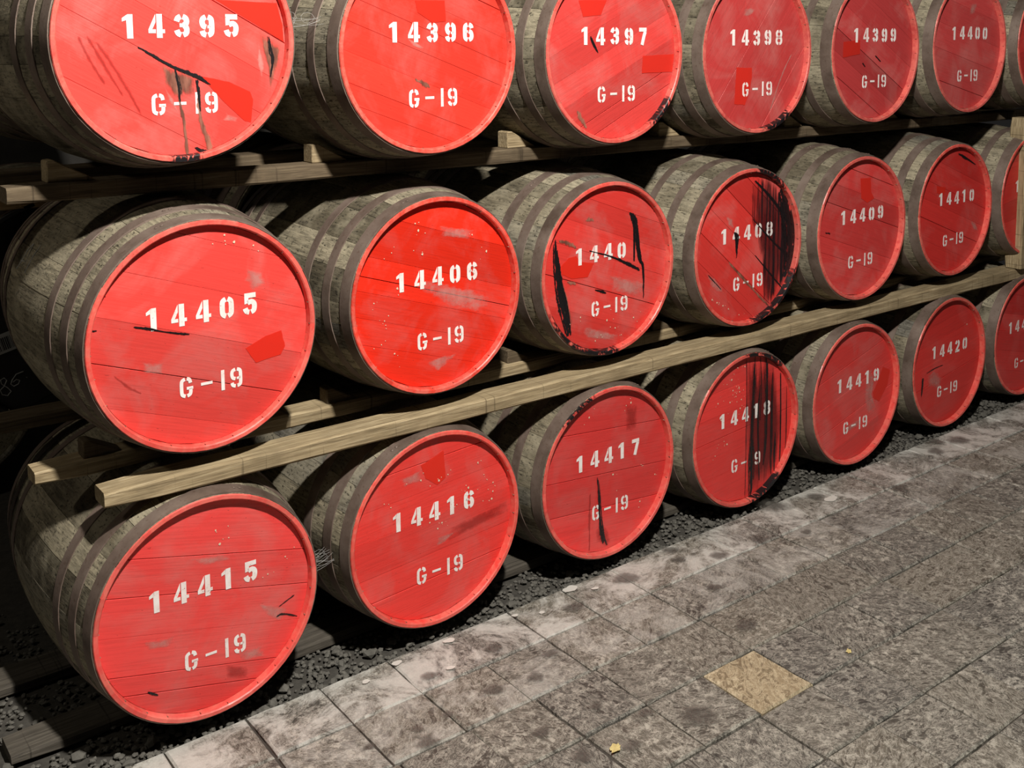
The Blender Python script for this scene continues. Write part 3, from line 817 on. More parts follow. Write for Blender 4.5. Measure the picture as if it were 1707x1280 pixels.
def pine_board(name, pts, w, th, label):
    a, b = Vector(pts[0]), Vector(pts[1])
    d = (b - a).normalized()
    n = d.cross(Vector((0, 1, 0))).normalized()
    v = []
    for P in (Vector((0, 0, 0)), b - a):
        for sy, sn in ((0, -1), (1, -1), (1, 1), (0, 1)):
            v.append(tuple(P + Vector((0, 1, 0)) * sy * th + n * sn * w / 2))
    f = [(3, 2, 1, 0), (4, 5, 6, 7), (0, 1, 5, 4), (1, 2, 6, 5), (2, 3, 7, 6), (3, 0, 4, 7)]
    o = ob(name, mesh(name, v, f, [M['pine']]), None, tuple(a))
    bv = o.modifiers.new("bevel", 'BEVEL'); bv.width = 0.003; bv.segments = 1
    return tag(o, label, "board")


pine_board("pine_board", ((-0.25, 1.02, 1.385), (0.62, 1.02, 1.370)), 0.075, 0.03, "level pine board behind the upper left end of cask 14405")
pine_board("pine_board", ((0.10, 1.06, 1.47), (0.60, 1.06, 1.20)), 0.075, 0.03, "slanting pine brace behind the upper left end of cask 14405")

# ------------------------------------------------------------------ casks
L = 0.925
R0 = 0.311
RB = 0.356
HB = L / 2
REC = 0.024


def rad(y):
    t = y / HB
    return R0 + (RB - R0) * (1 - t * t)


def stave_mesh(deg, seed):
    r = random.Random(seed)
    half = math.radians(deg) / 2
    th = 0.0182
    ys = [-HB + 0.004, -0.40, -0.33, -0.25, -0.15, -0.05, 0.05, 0.15, 0.25, 0.33, 0.40, HB]
    v, f, fm, sm = [], [], [], []
    na = 3
    prof_off = r.uniform(-0.0006, 0.0006)

    def P(rr, a, y):
        return (rr * math.sin(a), y, rr * math.cos(a))

    def grid(rows, mi, smooth, flip=False):
        base = len(v)
        w = len(rows[0])
        for row in rows:
            v.extend(row)
        for i in range(len(rows) - 1):
            for j in range(w - 1):
                q = (base + i * w + j, base + i * w + j + 1, base + (i + 1) * w + j + 1, base + (i + 1) * w + j)
                f.append(tuple(reversed(q)) if flip else q)
                fm.append(mi)
                sm.append(smooth)

    def aa(rr, j):
        h = half - 0.0006 / rr
        return -h + 2 * h * j / na
    grid([[P(rad(y) + prof_off - (0.0012 if j in (0, na) else 0), aa(rad(y), j), y) for j in range(na + 1)] for y in ys], 0, True, True)
    for s in (0, na):
        grid([[P(rad(y) + prof_off - 0.0012, aa(rad(y), s), y), P(rad(y) - th, aa(rad(y), s), y)] for y in ys], 0, False, s == 0)
    e = -HB
    prof = [(R0 + prof_off, e + 0.004), (R0 - 0.002, e), (R0 - 0.0115, e), (R0 - 0.0145, e + 0.003), (R0 - 0.0185, e + 0.06)]
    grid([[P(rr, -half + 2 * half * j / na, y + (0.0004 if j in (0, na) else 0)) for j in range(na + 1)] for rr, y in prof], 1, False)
    prof = [(R0, HB), (R0 - 0.026, HB), (R0 - 0.026, HB - 0.06)]
    grid([[P(rr, aa(rr, j), y) for j in range(na + 1)] for rr, y in prof], 0, False, True)
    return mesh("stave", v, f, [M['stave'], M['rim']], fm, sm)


STAVES = {d: stave_mesh(d, d) for d in (12, 15, 18)}
PATTERN = [15, 12, 18, 15, 18, 12, 15, 15]


def hoop_mesh(y0, y1, seed):
    """flat riveted band: outer face and the two narrow edges, edges kept crisp"""
    n = 72
    v, f, sm = [], [], []
    t = 0.0026
    ym = (y0 + y1) / 2
    rows = (((y0, 0.0), (y0 + 0.0005, t)), ((y0 + 0.0005, t), (ym, t), (y1 - 0.0005, t)), ((y1 - 0.0005, t), (y1, 0.0)))
    for ri, prof in enumerate(rows):
        base = len(v)
        w = len(prof)
        for i in range(n + 1):
            a = 6.28318530718 * i / n
            lift = 0.0 if i < n - 5 else 0.0018          # the lap of the riveted joint
            wob = 0.0006 * math.sin(3 * a + seed) + 0.0004 * math.sin(7 * a)
            for y, k in prof:
                rr = rad(y) + k + (lift if k > 0 else 0)
                v.append((rr * math.sin(a), y + wob, rr * math.cos(a)))
        for i in range(n):
            for j in range(w - 1):
                q = base + i * w + j
                f.append((q, q + w, q + w + 1, q + 1))
                sm.append(ri == 1)
    return mesh("hoop", v, f, [M['hoop']], smooth=sm)


def rivet_mesh():
    v, f = [], []
    n = 8
    for i in range(n):
        a = 6.283 * i / n
        v.append((0.0055 * math.cos(a), 0.0055 * math.sin(a), 0))
    for i in range(n):
        a = 6.283 * i / n
        v.append((0.0035 * math.cos(a), 0.0035 * math.sin(a), 0.0022))
    v.append((0, 0, 0.0028))
    for i in range(n):
        j = (i + 1) % n
        f += [(i, j, n + j, n + i), (n + i, n + j, 2 * n)]
    return mesh("rivet", v, f, [M['hoop']], smooth=True)


RIVET = rivet_mesh()
HOOPSETS = []
for k, offs in enumerate((((.006, .052), (.103, .140), (.215, .250)), ((.006, .050), (.094, .134), (.198, .238)),
                          ((.007, .054), (.118, .152), (.240, .272)))):
    hs = []
    for (a, b) in offs:
        hs.append((a, b, hoop_mesh(-HB + a, -HB + b, k)))
    for (a, b) in reversed(offs):
        hs.append((L - b, L - a, hoop_mesh(HB - b, HB - a, k + 3)))
    HOOPSETS.append(hs)


def disc_mesh(rr, y, mat, n=40):
    v = [(rr * math.cos(6.28319 * i / n), y, rr * math.sin(6.28319 * i / n)) for i in range(n)]
    v2 = [(a, y + 0.004, c) for a, _, c in v]
    f = [tuple(range(n)), tuple(reversed(range(n, 2 * n)))] + [((i + 1) % n, i, n + i, n + (i + 1) % n) for i in range(n)]
    return mesh("cask_head", v + v2, f, [mat])


BACKDISC = disc_mesh(R0 - 0.018, -HB + REC + 0.021, M['stave'])
BACKDISC2 = disc_mesh(R0 - 0.020, HB - REC - 0.004, M['stave'])


def board_mesh(lo, hi, glo, ghi, rr, rng, mat, clo=0.0009, chi=0.0009):
    """one head board: strip lo..hi (perpendicular to the grain) cut by the head circle, with eased edges"""
    a, b = lo + glo, hi - ghi
    a, b = max(a, -rr * 0.999), min(b, rr * 0.999)
    pts = []
    ns = 9
    for i in range(ns + 1):                 # right arc upwards
        z = a + (b - a) * i / ns
        pts.append((math.sqrt(max(0, rr * rr - z * z)), z))
    for i in range(ns + 1):                 # left arc downwards
        z = b - (b - a) * i / ns
        pts.append((-math.sqrt(max(0, rr * rr - z * z)), z))
    n = len(pts)
    zc = (a + b) / 2
    c = 0.0009
    dy = rng.uniform(-0.0004, 0.0004)
    y = -HB + REC + dy
    inner = [(x * (1 - c / rr), z + (clo if z < zc else -chi) * (1 if abs(z - zc) > (b - a) * 0.45 else 0)) for x, z in pts]
    v = [(x, y, z) for x, z in inner] + [(x, y + c, z) for x, z in pts] + [(x, y + 0.020, z) for x, z in pts]
    f = [tuple(range(n))]
    for i in range(n):
        j = (i + 1) % n
        f += [(j, i, n + i, n + j), (n + j, n + i, 2 * n + i, 2 * n + j)]
    return mesh("head_board", v, f, [mat])


# ---------------------------------------------------------------- stencil lettering
def strip(pts, w):
    out = []
    n = len(pts)
    for i, (x, y) in enumerate(pts):
        p, q = pts[max(0, i - 1)], pts[min(n - 1, i + 1)]
        dx, dy = q[0] - p[0], q[1] - p[1]
        l = math.hypot(dx, dy)
        out.append(((x - dy / l * w / 2, y + dx / l * w / 2), (x + dy / l * w / 2, y - dx / l * w / 2)))
    return [[out[i][0], out[i][1], out[i + 1][1], out[i + 1][0]] for i in range(n - 1)]


def sm_path(pts, k=3):
    """Catmull-Rom smoothing of a stroke"""
    P = [pts[0]] + list(pts) + [pts[-1]]
    out = []
    for i in range(1, len(P) - 2):
        for s in range(k):
            t = s / k
            o = []
            for c in range(len(pts[0])):
                p0, p1, p2, p3 = P[i - 1][c], P[i][c], P[i + 1][c], P[i + 2][c]
                o.append(0.5 * (2 * p1 + (p2 - p0) * t + (2 * p0 - 5 * p1 + 4 * p2 - p3) * t * t + (3 * p1 - p0 - 3 * p2 + p3) * t ** 3))
            out.append(tuple(o))
    out.append(tuple(pts[-1]))
    return out


def glyph(ch, t):
    t = min(t, 0.185) if ch == '8' else t
    h = t / 2
    lo, hi, l, r_ = h, 1 - h, h, 0.62 - h
    g = 0.045
    mid = 0.31
    S = lambda *p: strip(sm_path(p), t)
    leftO = ((mid - g, hi), (l + .06, hi - .05), (l, hi - .17), (l, lo + .17), (l + .06, lo + .05), (mid - g, lo))
    rightO = tuple((0.62 - x, y) for x, y in leftO)
    if ch == '0':
        return S(*leftO) + S(*rightO)
    if ch == '1':
        return [[(.20, 0), (.20 + t * 1.05, 0), (.20 + t * 1.05, 1), (.24, 1)], [(.20, .0), (.24, 1), (.20, .97), (.19, .74)],
                [(.24, 1), (.02, .84), (.02, .70), (.20, .76)]]
    if ch == 'I':
        return [[(.23, 0), (.23 + t, 0), (.23 + t, 1), (.23, 1)]]
    if ch == '-':
        return [[(.03, .44), (.62, .44), (.62, .58), (.03, .58)]]
    if ch == '4':
        return [[(.33, .0), (.33 + t, 0), (.33 + t, 1), (.33, 1)], [(.29, 1.0), (.0, .36), (.0, .20), (.14, .36)], [(.29, 1.0), (.14, .36), (.17, .40), (.29, .66)],
                [(.0, .20), (.29, .20), (.29, .36), (.14, .36)], [(.33 + t, .20), (.66, .20), (.66, .36), (.33 + t, .36)]]
    if ch == '3':
        return S((l - .02, hi - .20), (l + .04, hi - .06), (mid - g, hi)) + S((mid + g, hi), (r_ - .05, hi - .05), (r_, hi - .16), (r_ - .02, .60), (.40, .53)) + \
            [[(.22, .44), (.40, .44), (.40, .60), (.22, .60)]] + S((.40, .50), (r_ - .02, .43), (r_, lo + .16), (r_ - .05, lo + .05), (mid + g, lo)) + \
            S((mid - g, lo), (l + .04, lo + .06), (l - .02, lo + .20))
    if ch in '96':
        s = S((mid - g, hi), (l + .05, hi - .05), (l, hi - .15), (l, .62), (l + .05, .50), (mid - g, .45)) + \
            S((mid + g, hi), (r_ - .05, hi - .05), (r_, hi - .17), (r_, lo + .17), (r_ - .05, lo + .05), (mid + g, lo)) + \
            S((mid - g, lo), (l + .04, lo + .05), (l - .01, lo + .18)) + [[(mid + .02, .40), (r_, .43), (r_, .55), (mid + .02, .52)]]
        if ch == '6':
            s = [[(0.62 - x, 1 - y) for x, y in q] for q in s]
        return s
    if ch == '8':
        return S((mid - g, hi), (l + .06, hi - .04), (l, hi - .14), (l + .04, .58), (mid - g, .52)) + S((mid + g, hi), (r_ - .06, hi - .04), (r_, hi - .14), (r_ - .04, .58), (mid + g, .52)) + \
            S((mid - g, .50), (l + .02, .43), (l - .01, lo + .16), (l + .05, lo + .04), (mid - g, lo)) + S((mid + g, .50), (r_ - .02, .43), (r_ + .01, lo + .16), (r_ - .05, lo + .04), (mid + g, lo))
    if ch == '5':
        return [[(.06, hi - h), (.58, hi - h), (.58, 1), (.06, 1)], [(.06, .50), (.06 + t * .8, .54), (.06 + t * .8, hi - h), (.06, hi - h)]] + \
            S((.20, .54), (.38, .60), (r_ - .01, .49), (r_, .33), (r_ - .04, lo + .06), (mid + g, lo)) + S((mid - g, lo), (l + .03, lo + .05), (l - .03, lo + .20))
    if ch == '7':
        return [[(.03, 1 - t), (.60, 1 - t), (.60, 1), (.03, 1)]] + strip([(.50, 1 - t), (.40, .5), (.26, 0)], t)
    if ch == '2':
        return S((l - .02, hi - .20), (l + .04, hi - .05), (mid - g, hi)) + S((mid + g, hi), (r_ - .05, hi - .05), (r_, hi - .18), (r_ - .08, .48), (.14, .17)) + \
            [[(.03, 0), (.62, 0), (.62, t * .85), (.03, t * .85)]]
    if ch == 'G':
        return S(*leftO) + S((mid + g, hi), (r_ - .05, hi - .05), (r_, hi - .22)) + S((mid + g, lo), (r_ - .05, lo + .05), (r_, lo + .17), (r_, .44)) + \
            [[(mid + .03, .38), (.66, .38), (.66, .38 + t * .8), (mid + .03, .38 + t * .8)]]
    return []


GLYPHS = {}


def glyph_mesh(ch, height, t, wide):
    """one stencilled character as flat print, centred on its own origin"""
    key = (ch, t)
    if key not in GLYPHS:
        v, f = [], []
        for q in glyph(ch, t):
            o = len(v)
            v += [((gx - 0.31) * height * wide, 0.0, (gy - 0.5) * height) for gx, gy in q]
            f.append((o, o + 1, o + 2, o + 3))
        GLYPHS[key] = mesh("stencil_character", v, f, [M['stencil']])
    return GLYPHS[key]


# ---------------------------------------------------------------- deposits on the heads
def stroke_mesh(name, pts, mat, y, seed):
    r = random.Random(seed)
    P = sm_path(pts, 6)
    v, e, f = [], [], []
    n = len(P)
    for i, (x, z, w) in enumerate(P):
        p, q = P[max(0, i - 1)], P[min(n - 1, i + 1)]
        dx, dz = q[0] - p[0], q[1] - p[1]
        l = math.hypot(dx, dz) or 1
        nx, nz = -dz / l, dx / l
        w = max(w, 0.0017) * 1.7 / 2
        wl, wr = w * r.uniform(.6, 1.35), w * r.uniform(.6, 1.35)
        end = 0.45 if i in (0, n - 1) else 1.0
        v += [(x + nx * wl, y, z + nz * wl), (x, y, z), (x - nx * wr, y, z - nz * wr)]
        e += [0.0, end, 0.0]
    for i in range(n - 1):
        a = i * 3
        f += [(a, a + 1, a + 4, a + 3), (a + 1, a + 2, a + 5, a + 4)]
    return mesh(name, v, f, [mat], edge=e)


def poly_mesh(name, pts, mat, y, seed, inset=(0.0, 0.5), jag=0.05):
    r = random.Random(seed)
    # densify outline
    D = []
    n = len(pts)
    for i in range(n):
        a, b = pts[i], pts[(i + 1) % n]
        for s in range(4):
            t = s / 4
            D.append((a[0] + (b[0] - a[0]) * t, a[1] + (b[1] - a[1]) * t))
    cx = sum(p[0] for p in D) / len(D)
    cz = sum(p[1] for p in D) / len(D)
    m = len(D)
    v, e, f = [], [], []
    J = [1 + r.uniform(-jag, jag) * 0.6 for _ in range(m)]
    for s, ev in ((1.0, 0.0), (0.88, 0.24), (0.5, 0.7)):
        for (x, z), k in zip(D, J):
            kk = 1 + (k - 1) * (1 if s == 1 else 0)
            v.append((cx + (x - cx) * s * kk, y, cz + (z - cz) * s * kk))
            e.append(ev)
    v.append((cx, y, cz)); e.append(1.0)
    for ri in range(2):
        for i in range(m):
            j = (i + 1) % m
            f.append((ri * m + i, ri * m + j, (ri + 1) * m + j, (ri + 1) * m + i))
    f += [(2 * m + i, 2 * m + (i + 1) % m, 3 * m) for i in range(m)]
    return mesh(name, v, f, [mat], edge=e)


def rim_arc_mesh(a0, a1, seed):
    """black runs over the chime: follows the stave-end profile"""
    r = random.Random(seed)
    e0 = -HB
    o = 0.0009
    prof = [(R0 + 0.001, e0 + 0.006), (R0 - 0.0015, e0 - o), (R0 - 0.0118, e0 - o), (R0 - 0.0154, e0 + 0.002), (R0 - 0.0176, e0 + REC)]
    n = 30
    v, e, f = [], [], []
    for i in range(n + 1):
        a = math.radians(a0 + (a1 - a0) * i / n)
        ed = min(1.0, 3.5 * min(i, n - i) / n)
        for j, (rr, y) in enumerate(prof):
            v.append((rr * math.cos(a), y, rr * math.sin(a)))
            e.append(ed * r.uniform(0.25, 1.0))
    for i in range(n):
        for j in range(4):
            q = i * 5 + j
            f.append((q, q + 1, q + 6, q + 5))
    return mesh("tar_stain", v, f, [M['tar']], edge=e)


RIMTAR = {14397: [(-62, -28)], 14398: [(-92, -42)], 14407: [(-168, -68)], 14408: [(94, 38), (-8, -100)], 14418: [(104, 40), (-38, -95)], 14417: [(140, 100)],
          14395: [(-100, -78)]}
TINT = {14395: (.78, .070, .056, .85), 14396: (.76, .048, .030, .6), 14397: (.72, .062, .054, .9), 14398: (.57, .055, .053, 1.0), 14399: (.52, .052, .052, 1.0), 14400: (.60, .066, .064, .9),
        14401: (.66, .05, .045, .6), 14405: (.82, .066, .054, .8), 14406: (.84, .030, .012, .6), 14407: (.76, .050, .040, .95), 14408: (.70, .044, .036, .85), 14409: (.66, .054, .050, .9),
        14410: (.68, .040, .034, .6), 14411: (.70, .035, .028, .4), 14415: (.84, .066, .060, .8), 14416: (.86, .052, .042, .7), 14417: (.80, .052, .048, .7), 14418: (.78, .050, .044, .4),
        14419: (.76, .056, .050, .9), 14420: (.72, .040, .034, .5), 14421: (.70, .042, .038, .6)}
FRESH = (0.80, 0.028, 0.014, 1)


def build_cask(x, yf, z, scale, label, number=None, kind=0, group=None, rot0=0.0, rng=None, name="whisky_cask", head_mat=None):
    root = thing(name, (x, yf + HB, z - RB * scale), label, "cask", group)
    root.scale = (scale, 1, scale)
    col = TINT.get(number, (.1, .08, .06, .3))
    a = rot0
    for d in PATTERN * 3:
        o = ob("stave", STAVES[d], root, (0, 0, RB), (0, math.radians(a + d / 2), 0), col)
        if number is None:
            o.material_slots[1].link = 'OBJECT'
            o.material_slots[1].material = M['stave'] if head_mat is None else head_mat
        a += d
    hs = HOOPSETS[kind]
    for i, (h0, h1, me) in enumerate(hs):
        ang = rng.uniform(-0.5, 0.9) if number != 14415 else 0.35
        hp = ob("hoop", me, root, (0, 0, RB), (0, ang, 0))
        if i < 3 and number is not None:
            y = -HB + (h0 + h1) / 2
            for s in (-0.035, -0.085):
                rr = rad(y) + 0.0045
                ob("rivet", RIVET, hp, (rr * math.sin(s), y, rr * math.cos(s)), (0, s, 0))
    head = ob("cask_head", BACKDISC, root, (0, 0, RB))
    ob("cask_head", BACKDISC2, root, (0, 0, RB))
    ang, seams = SEAMS.get(number, (rng.uniform(-30, 30), [(-.19, 0), (-.09, 0), (.01, 0), (.1, 0), (.2, 0)]))
    rr = R0 - 0.0168
    edges = [(-rr, 0)] + list(seams) + [(rr, 0)]
    mt = M['red'] if number is not None else (head_mat or M['stave'])
    gaps = [0.0010 if h else rng.uniform(0.00004, 0.0002) for _, h in edges]
    for i, (o_, h) in enumerate(edges):
        if h and rng.random() < 0.5:
            gaps[i] = 0.0003
    for i in range(len(edges) - 1):
        bm_ = board_mesh(edges[i][0], edges[i + 1][0], gaps[i], gaps[i + 1], rr, rng, mt, 0.0009 if gaps[i] > 0.0005 else 0.0003, 0.0009 if gaps[i + 1] > 0.0005 else 0.0003)
        ob("head_board", bm_, head, (0, 0, 0), (0, -math.radians(ang), 0), col)
    return root, head


def dress(head, number):
    yb = -HB + REC - 0.0009
    rng = random.Random(number)
    digits = str(number)
    if number == 14407:
        digits = "1440 "
    c = CENTER.get(number, (0.005, 0.056))
    w = 0.262
    xs = [c[0] + w * (i / 4 - 0.5) for i in range(5)]
    for ch, x in zip(digits, xs):
        if ch != ' ':
            ob("stencil_digit", glyph_mesh(ch, 0.0600, 0.228, 1.04), head, (x, yb - 0.0005, c[1] + rng.uniform(-.0015, .0015)))
    g = (0.014, c[1] - 0.198)
    xs = [g[0] - 0.069, g[0] - 0.014, g[0] + 0.031, g[0] + 0.069]
    for ch, x in zip("G-I9", xs):
        ob("stencil_character", glyph_mesh(ch, 0.0560, 0.175, 0.96), head, (x, yb - 0.0005, g[1]))
    names = {'patch': "paint_patch", 'tar': "tar_stain", 'brown': "brown_stain", 'scuff': "scuff_mark", 'wet': "wet_mark", 'field': "drip_curtain", 'field2': "drip_curtain", 'veil': "drip_veil"}
    lay = {'scuff': 0.0001, 'wet': 0.0002, 'patch': 0.0003, 'field': 0.0006, 'field2': 0.0006, 'veil': 0.00045, 'brown': 0.0007, 'tar': 0.0009}
    for i, (kd, pts) in enumerate(MARKS.get(number, [])):
        mk = 'field' if kd == 'field2' else kd
        y = yb - lay[kd] - i * 0.00001
        wide = max(p[2] for p in pts) if len(pts[0]) == 3 else 0
        if kd == 'tar' and wide > 0.0055:
            # a heavy run is a bundle of thinner ones of uneven length
            pts = [(a_, b_, w_ * 0.72) for a_, b_, w_ in pts]
            dense = sm_path(pts, 4)
            for sub in range(5):
                i0 = rng.randrange(0, max(1, len(dense) // 3))
                i1 = len(dense) - rng.randrange(0, max(1, len(dense) // 3))
                off = rng.uniform(-0.62, 0.62)
                q = [(a_ + off * w_ * 1.6 + rng.uniform(-.0004, .0004), b_, max(0.0014, w_ * rng.uniform(.25, .5))) for a_, b_, w_ in dense[i0:i1]]
                if len(q) > 2:
                    ob(names[kd], stroke_mesh(names[kd], q, M['tar'], y - 0.00002 * (sub + 1), number + i + sub * 31), head)
        if len(pts[0]) == 3:
            me = stroke_mesh(names[kd], pts, M[mk], y, number + i)
        else:
            # keep inside the head circle
            q = []
            for (u, v_) in pts:
                d = math.hypot(u, v_)
                k = min(1.0, (R0 - 0.020) / d) if d > 0 else 1
                q.append((u * k, v_ * k))
            me = poly_mesh(names[kd], q, M[mk], y, number + i, jag=0.03 if kd == 'patch' else 0.12)
        fc = FRESH
        if number in (14397, 14398, 14399, 14409, 14410, 14415, 14419):
            tn = TINT[number]
            fc = tuple(0.15 * a_ + 0.85 * b_ for a_, b_ in zip(tn[:3], FRESH[:3])) + (1,)
            fc = tuple(c_ * (0.75 if number == 14399 else 0.92) for c_ in fc)
        ob(names[kd], me, head, color=fc if kd == 'patch' else None)
    if number in SPECKS or number in (14406, 14416):
        V, F, E = [], [], []
        pts = list(SPECKS.get(number, []))
        for (u, w_) in list(pts):
            for _ in range(2):
                pts.append((u + rng.gauss(0, .02), w_ + rng.gauss(0, .02)))
        for i, (u, w_) in enumerate(pts):
            if math.hypot(u, w_) > 0.27:
                continue
            s = rng.uniform(0.0016, 0.0036) * (1.0 if i < len(SPECKS.get(number, [])) else 0.5)
            v, f, e = blob("s", u, w_, s, s * 1.2, yb - 0.0011, None, i, None, 'XZ', 8)
            o = len(V)
            V += v; E += e
            F += [tuple(reversed([k + o for k in q])) for q in f]
        tag(ob("paint_specks", mesh("paint_specks", V, F, [M['speck']], edge=E), head), kind="stuff")
    for i, (a0, a1) in enumerate(RIMTAR.get(number, [])):
        ob("tar_stain", rim_arc_mesh(a0, a1, number + i), head)


CENTER = {14395: (0.013, 0.036), 14396: (0.013, 0.055), 14399: (0.013, 0.062), 14400: (0.022, 0.058), 14409: (0.020, 0.054), 14410: (0.032, 0.055),
          14405: (-0.002, 0.064), 14415: (-0.010, 0.056), 14416: (-0.004, 0.052), 14419: (0.028, 0.052), 14420: (0.024, 0.059)}
ROWNAME = {0: "top row", 1: "middle row", 2: "bottom row"}
NOTE = {14395: "with rotten seam and brown seeps", 14396: "with diagonal boards", 14397: "with a red repaint block at right", 14398: "with a red repaint block beside the code",
        14399: "dull red", 14400: "dusty red", 14405: "with a red repaint patch at right", 14406: "bright orange-red", 14407: "last digit lost under black drips",
        14408: "right side covered in black drips", 14409: "with three slanting seams", 14410: "with a dark gouge at top", 14415: "with level weathered boards", 14416: "with white paint specks",
        14417: "with one black spike of tar over the G", 14418: "with thick black vertical drips", 14419: "with a red brush stroke at right", 14420: "with a torn grey scrape at left"}
ALL = dict(CASK_FIT)
ALL[14401] = (5.150, 1.846, 0.311, 0.0)
ALL[14411] = (5.058, 1.074, 0.311, 0.0)
ALL[14421] = (5.054, 0.340, 0.311, 0.0)
ROT = {14405: 3, 14415: 8, 14395: 5}
for num in sorted(ALL):
    X, Z, r_, dY = ALL[num]
    row = 0 if num < 14403 else (1 if num < 14413 else 2)
    rng = random.Random(num)
    if num in NOTE:
        lab = "red headed cask stencilled %d, %s, %s" % (num, ROWNAME[row], NOTE[num])
    else:
        lab = {14401: "red headed cask cut by the right edge in the top row", 14411: "red headed cask behind the prop, last in the middle row",
               14421: "red headed cask cut by the right edge in the bottom row"}[num]
    root, head = build_cask(X, dY, Z, r_ / R0, lab, num, kind=(num * 7) % 3 if num not in (14405, 14415) else 1,
                            group="red headed casks on the rack", rot0=ROT.get(num, rng.uniform(0, 15)), rng=rng)
    dress(head, num)

# second line of darker casks in the gloom behind
rear = [(0.66, 1.02, 0.98, 1.25, 0), (0.72, 1.10, 1.905, 1.12, 1), (0.42, 2.10, 0.40, 1.12, 2),
        (1.55, 1.05, 1.12, 1.05, 1), (1.56, 1.08, 1.885, 1.05, 2), (1.42, 1.05, 0.375, 1.05, 0),
        (2.38, 1.05, 1.11, 1.05, 2), (2.38, 1.08, 1.875, 1.05, 0), (2.22, 1.05, 0.37, 1.05, 1),
        (3.20, 1.08, 1.87, 1.05, 1), (3.20, 1.05, 1.10, 1.05, 0)]
for i, (x, y, z, s, k) in enumerate(rear):
    rng = random.Random(400 + i)
    lab = "%s oak cask from the left in the gloom behind the %s row" % (("second", "third", "fourth")[0 if x < 1.8 else (1 if x < 2.8 else 2)],
                                                                  "top" if z > 1.5 else ("middle" if z > 0.7 else "bottom"))
    grp = "casks in the second line"
    if i == 0:
        lab = "black headed cask with chalked 86 behind cask 14405 at left edge"
    elif i == 1:
        lab = "oak cask behind cask 14395 at the upper left edge"
    elif i == 2:
        lab = "oak cask behind cask 14415 at the lower left edge"
    root, head = build_cask(x, y, z, s, lab, None, kind=k, group=grp, rot0=rng.uniform(0, 15), rng=rng, name="oak_cask",
                            head_mat=M['black_head'] if i == 0 else None)
    if i == 0:
        rear0, rear0_head = root, head

# ------------------------------------------------------------------ chocks holding the casks
ORD = ("first", "second", "third", "fourth", "fifth", "sixth", "seventh")
for num in sorted(ALL):
    X, Z, r_, dY = ALL[num]
    if num < 14403:
        zt = 1.506 - 0.0043 * (X - 0.32)
        chock(X - 0.272, 0.268, zt, 0.120, 0.060, 0.060, "%s wooden wedge from the left on the front rail of the top row" % ORD[num - 14395], M['rail'], num, group="wedges under the top casks")
    elif num < 14413:
        zt = 0.738 - 0.0061 * (X - 0.35)
        chock(X - 0.262, 0.270, zt, 0.105, 0.055, 0.050, "%s wooden wedge from the left on the second rail of the middle row" % ORD[num - 14405], M['rail_dark'], num, group="wedges under the middle casks")


# ------------------------------------------------------------------ chalk marks, label, leaf, cobweb
def tube(name, paths, rad_, mat, parent=None, loc=(0, 0, 0)):
    v, f = [], []
    for path in paths:
        P = [Vector(p) for p in path]
        b0 = len(v)
        for i, p in enumerate(P):
            d = (P[min(i + 1, len(P) - 1)] - P[max(i - 1, 0)]).normalized()
            s = d.cross(Vector((0.3, 0.5, 0.81))).normalized()
            u = d.cross(s)
            for k in range(4):
                a = k * math.pi / 2
                v.append(tuple(p + s * rad_ * math.cos(a) + u * rad_ * math.sin(a)))
        for i in range(len(P) - 1):
            for k in range(4):
                a, b = b0 + i * 4 + k, b0 + i * 4 + (k + 1) % 4
                f.append((a, b, b + 4, a + 4))
    return ob(name, mesh(name, v, f, [mat]), parent, loc)


def on_stave(deg, y):
    """point just proud of the staves, deg measured from the top towards the left side"""
    a = math.radians(-deg)
    rr = rad(y) + 0.0008
    return (rr * math.sin(a), y, RB + rr * math.cos(a))


root5 = [o for o in bpy.data.objects if o.get("label", "").startswith("red headed cask stencilled 14405")][0]
CHALK = CHALK_PTS
o = tube("chalk_mark", [[on_stave(*q) for q in s] for s in CHALK], 0.0014, M['chalk'], root5)
o["label"] = "chalked letters AI on the staves"

# chalked 86. on the black head, and the printed label above it
y86 = -HB + REC - 0.0012
P86 = [[(u, y86, RB + w) for u, w in s] for s in P86_PTS]
o = tube("chalk_mark", P86, 0.0013, M['chalk'], rear0)
o["label"] = "chalked 86"
(lu, lv), lang = LABEL_POS
lw, lh = 0.13, 0.052
lab = ob("barcode_label", mesh("barcode_label", [(-lw / 2, 0, -lh / 2), (lw / 2, 0, -lh / 2), (lw / 2, 0, lh / 2), (-lw / 2, 0, lh / 2),
                                                 (-lw / 2, 0.001, -lh / 2), (lw / 2, 0.001, -lh / 2), (lw / 2, 0.001, lh / 2), (-lw / 2, 0.001, lh / 2)],
                               [(0, 1, 2, 3), (7, 6, 5, 4), (0, 4, 5, 1), (1, 5, 6, 2), (2, 6, 7, 3), (3, 7, 4, 0)], [M['paper']]),
         rear0, (lu, y86 - 0.001, RB + lv), (0, -lang, 0))
lab["label"] = "white printed barcode label"
bv_, bf_ = [], []
x = -lw / 2 + 0.012
rb_ = random.Random(3)
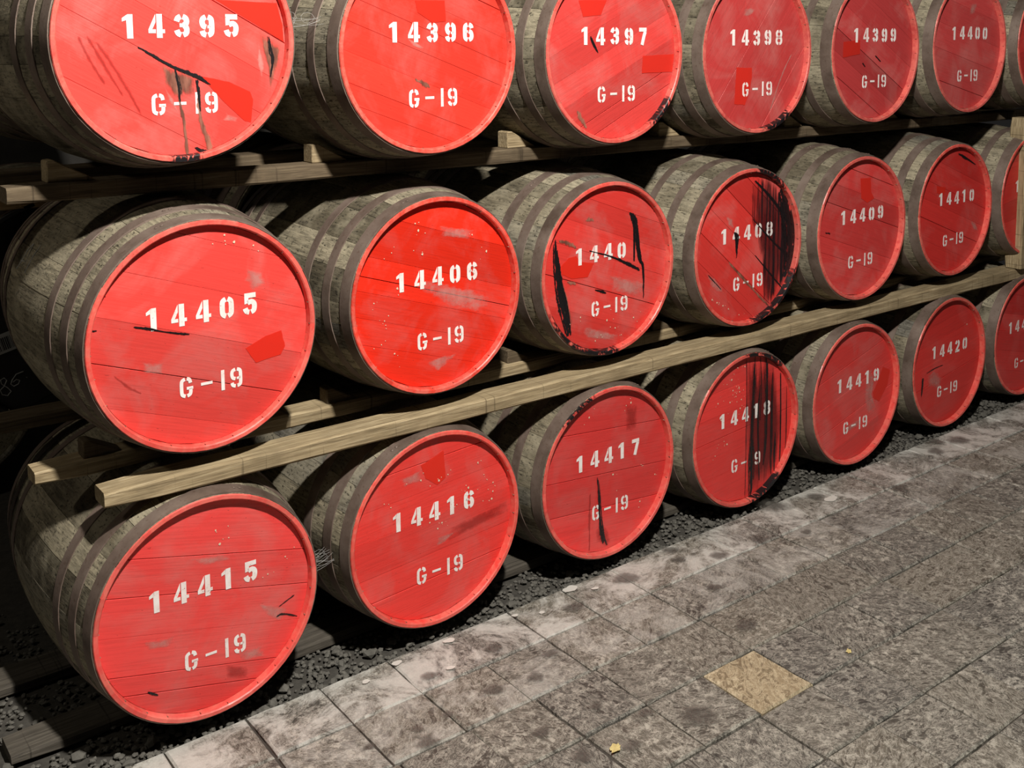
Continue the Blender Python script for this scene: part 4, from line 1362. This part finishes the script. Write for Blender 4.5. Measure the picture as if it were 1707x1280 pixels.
while x < lw / 2 - 0.014:
    bw = rb_.choice((0.0012, 0.002, 0.003))
    o0 = len(bv_)
    bv_ += [(x, -0.0004, -lh * 0.36), (x + bw, -0.0004, -lh * 0.36), (x + bw, -0.0004, lh * 0.30), (x, -0.0004, lh * 0.30)]
    bf_.append((o0, o0 + 1, o0 + 2, o0 + 3))
    x += bw + rb_.choice((0.0014, 0.002, 0.003))
ob("barcode", mesh("barcode", bv_, bf_, [M['ink']]), lab)

# small fallen leaves on the paving
for i, (x, y, s, lab_) in enumerate([(1.509, -0.763, 0.021, "small ragged yellow leaf lying on the paving"), (2.376, -0.870, 0.012, "tiny pale leaf scrap on the paving at right")]):
    r = random.Random(70 + i)
    n = 22
    v = [(0, 0, 0.0035)]
    for k in range(n):
        a = 6.28319 * k / n
        q = s * (0.72 + 0.28 * abs(math.sin(2.5 * a)) + r.uniform(-.08, .08))
        v.append((q * math.cos(a), q * 0.72 * math.sin(a), 0.001 + 0.004 * r.random()))
    f = [(0, 1 + k, 1 + (k + 1) % n) for k in range(n)]
    o = ob("dry_leaf", mesh("dry_leaf", v, f, [M['leaf']]), None, (x, y, 0.003), (0, 0, 0.6))
    so = o.modifiers.new("thickness", 'SOLIDIFY'); so.thickness = 0.0008
    tag(o, lab_, "leaf")

# cobwebs strung between neighbouring casks
def web(center, span, seed, label, n=9):
    r = random.Random(seed)
    paths = []
    for k in range(n):
        a = Vector((-span[0] / 2, r.uniform(-.03, .03), r.uniform(-span[1], span[1])))
        b = Vector((span[0] / 2, r.uniform(-.03, .03), r.uniform(-span[1], span[1])))
        pts = []
        sag = r.uniform(0.004, 0.02)
        for i in range(9):
            t = i / 8
            p = a.lerp(b, t)
            p.z -= sag * 4 * t * (1 - t)
            pts.append(tuple(p))
        paths.append(pts)
    for k in range(3):
        c = Vector((r.uniform(-.3, .3) * span[0], 0, r.uniform(-.5, .5) * span[1]))
        q = r.uniform(.012, .03)
        paths.append([tuple(c + Vector((q * math.cos(t * .7), 0.004 * math.sin(t), q * .7 * math.sin(t * .7)))) for t in range(10)])
    return tag(tube("cobweb", paths, 0.00035, M['web'], None, center), label, "cobweb")


web((1.085, 0.10, 0.33), (0.11, 0.035), 1, "grey cobweb strung between casks 14415 and 14416", 12)
web((1.065, 0.10, 1.94), (0.14, 0.02), 2, "thin cobweb threads between casks 14395 and 14396", 5)
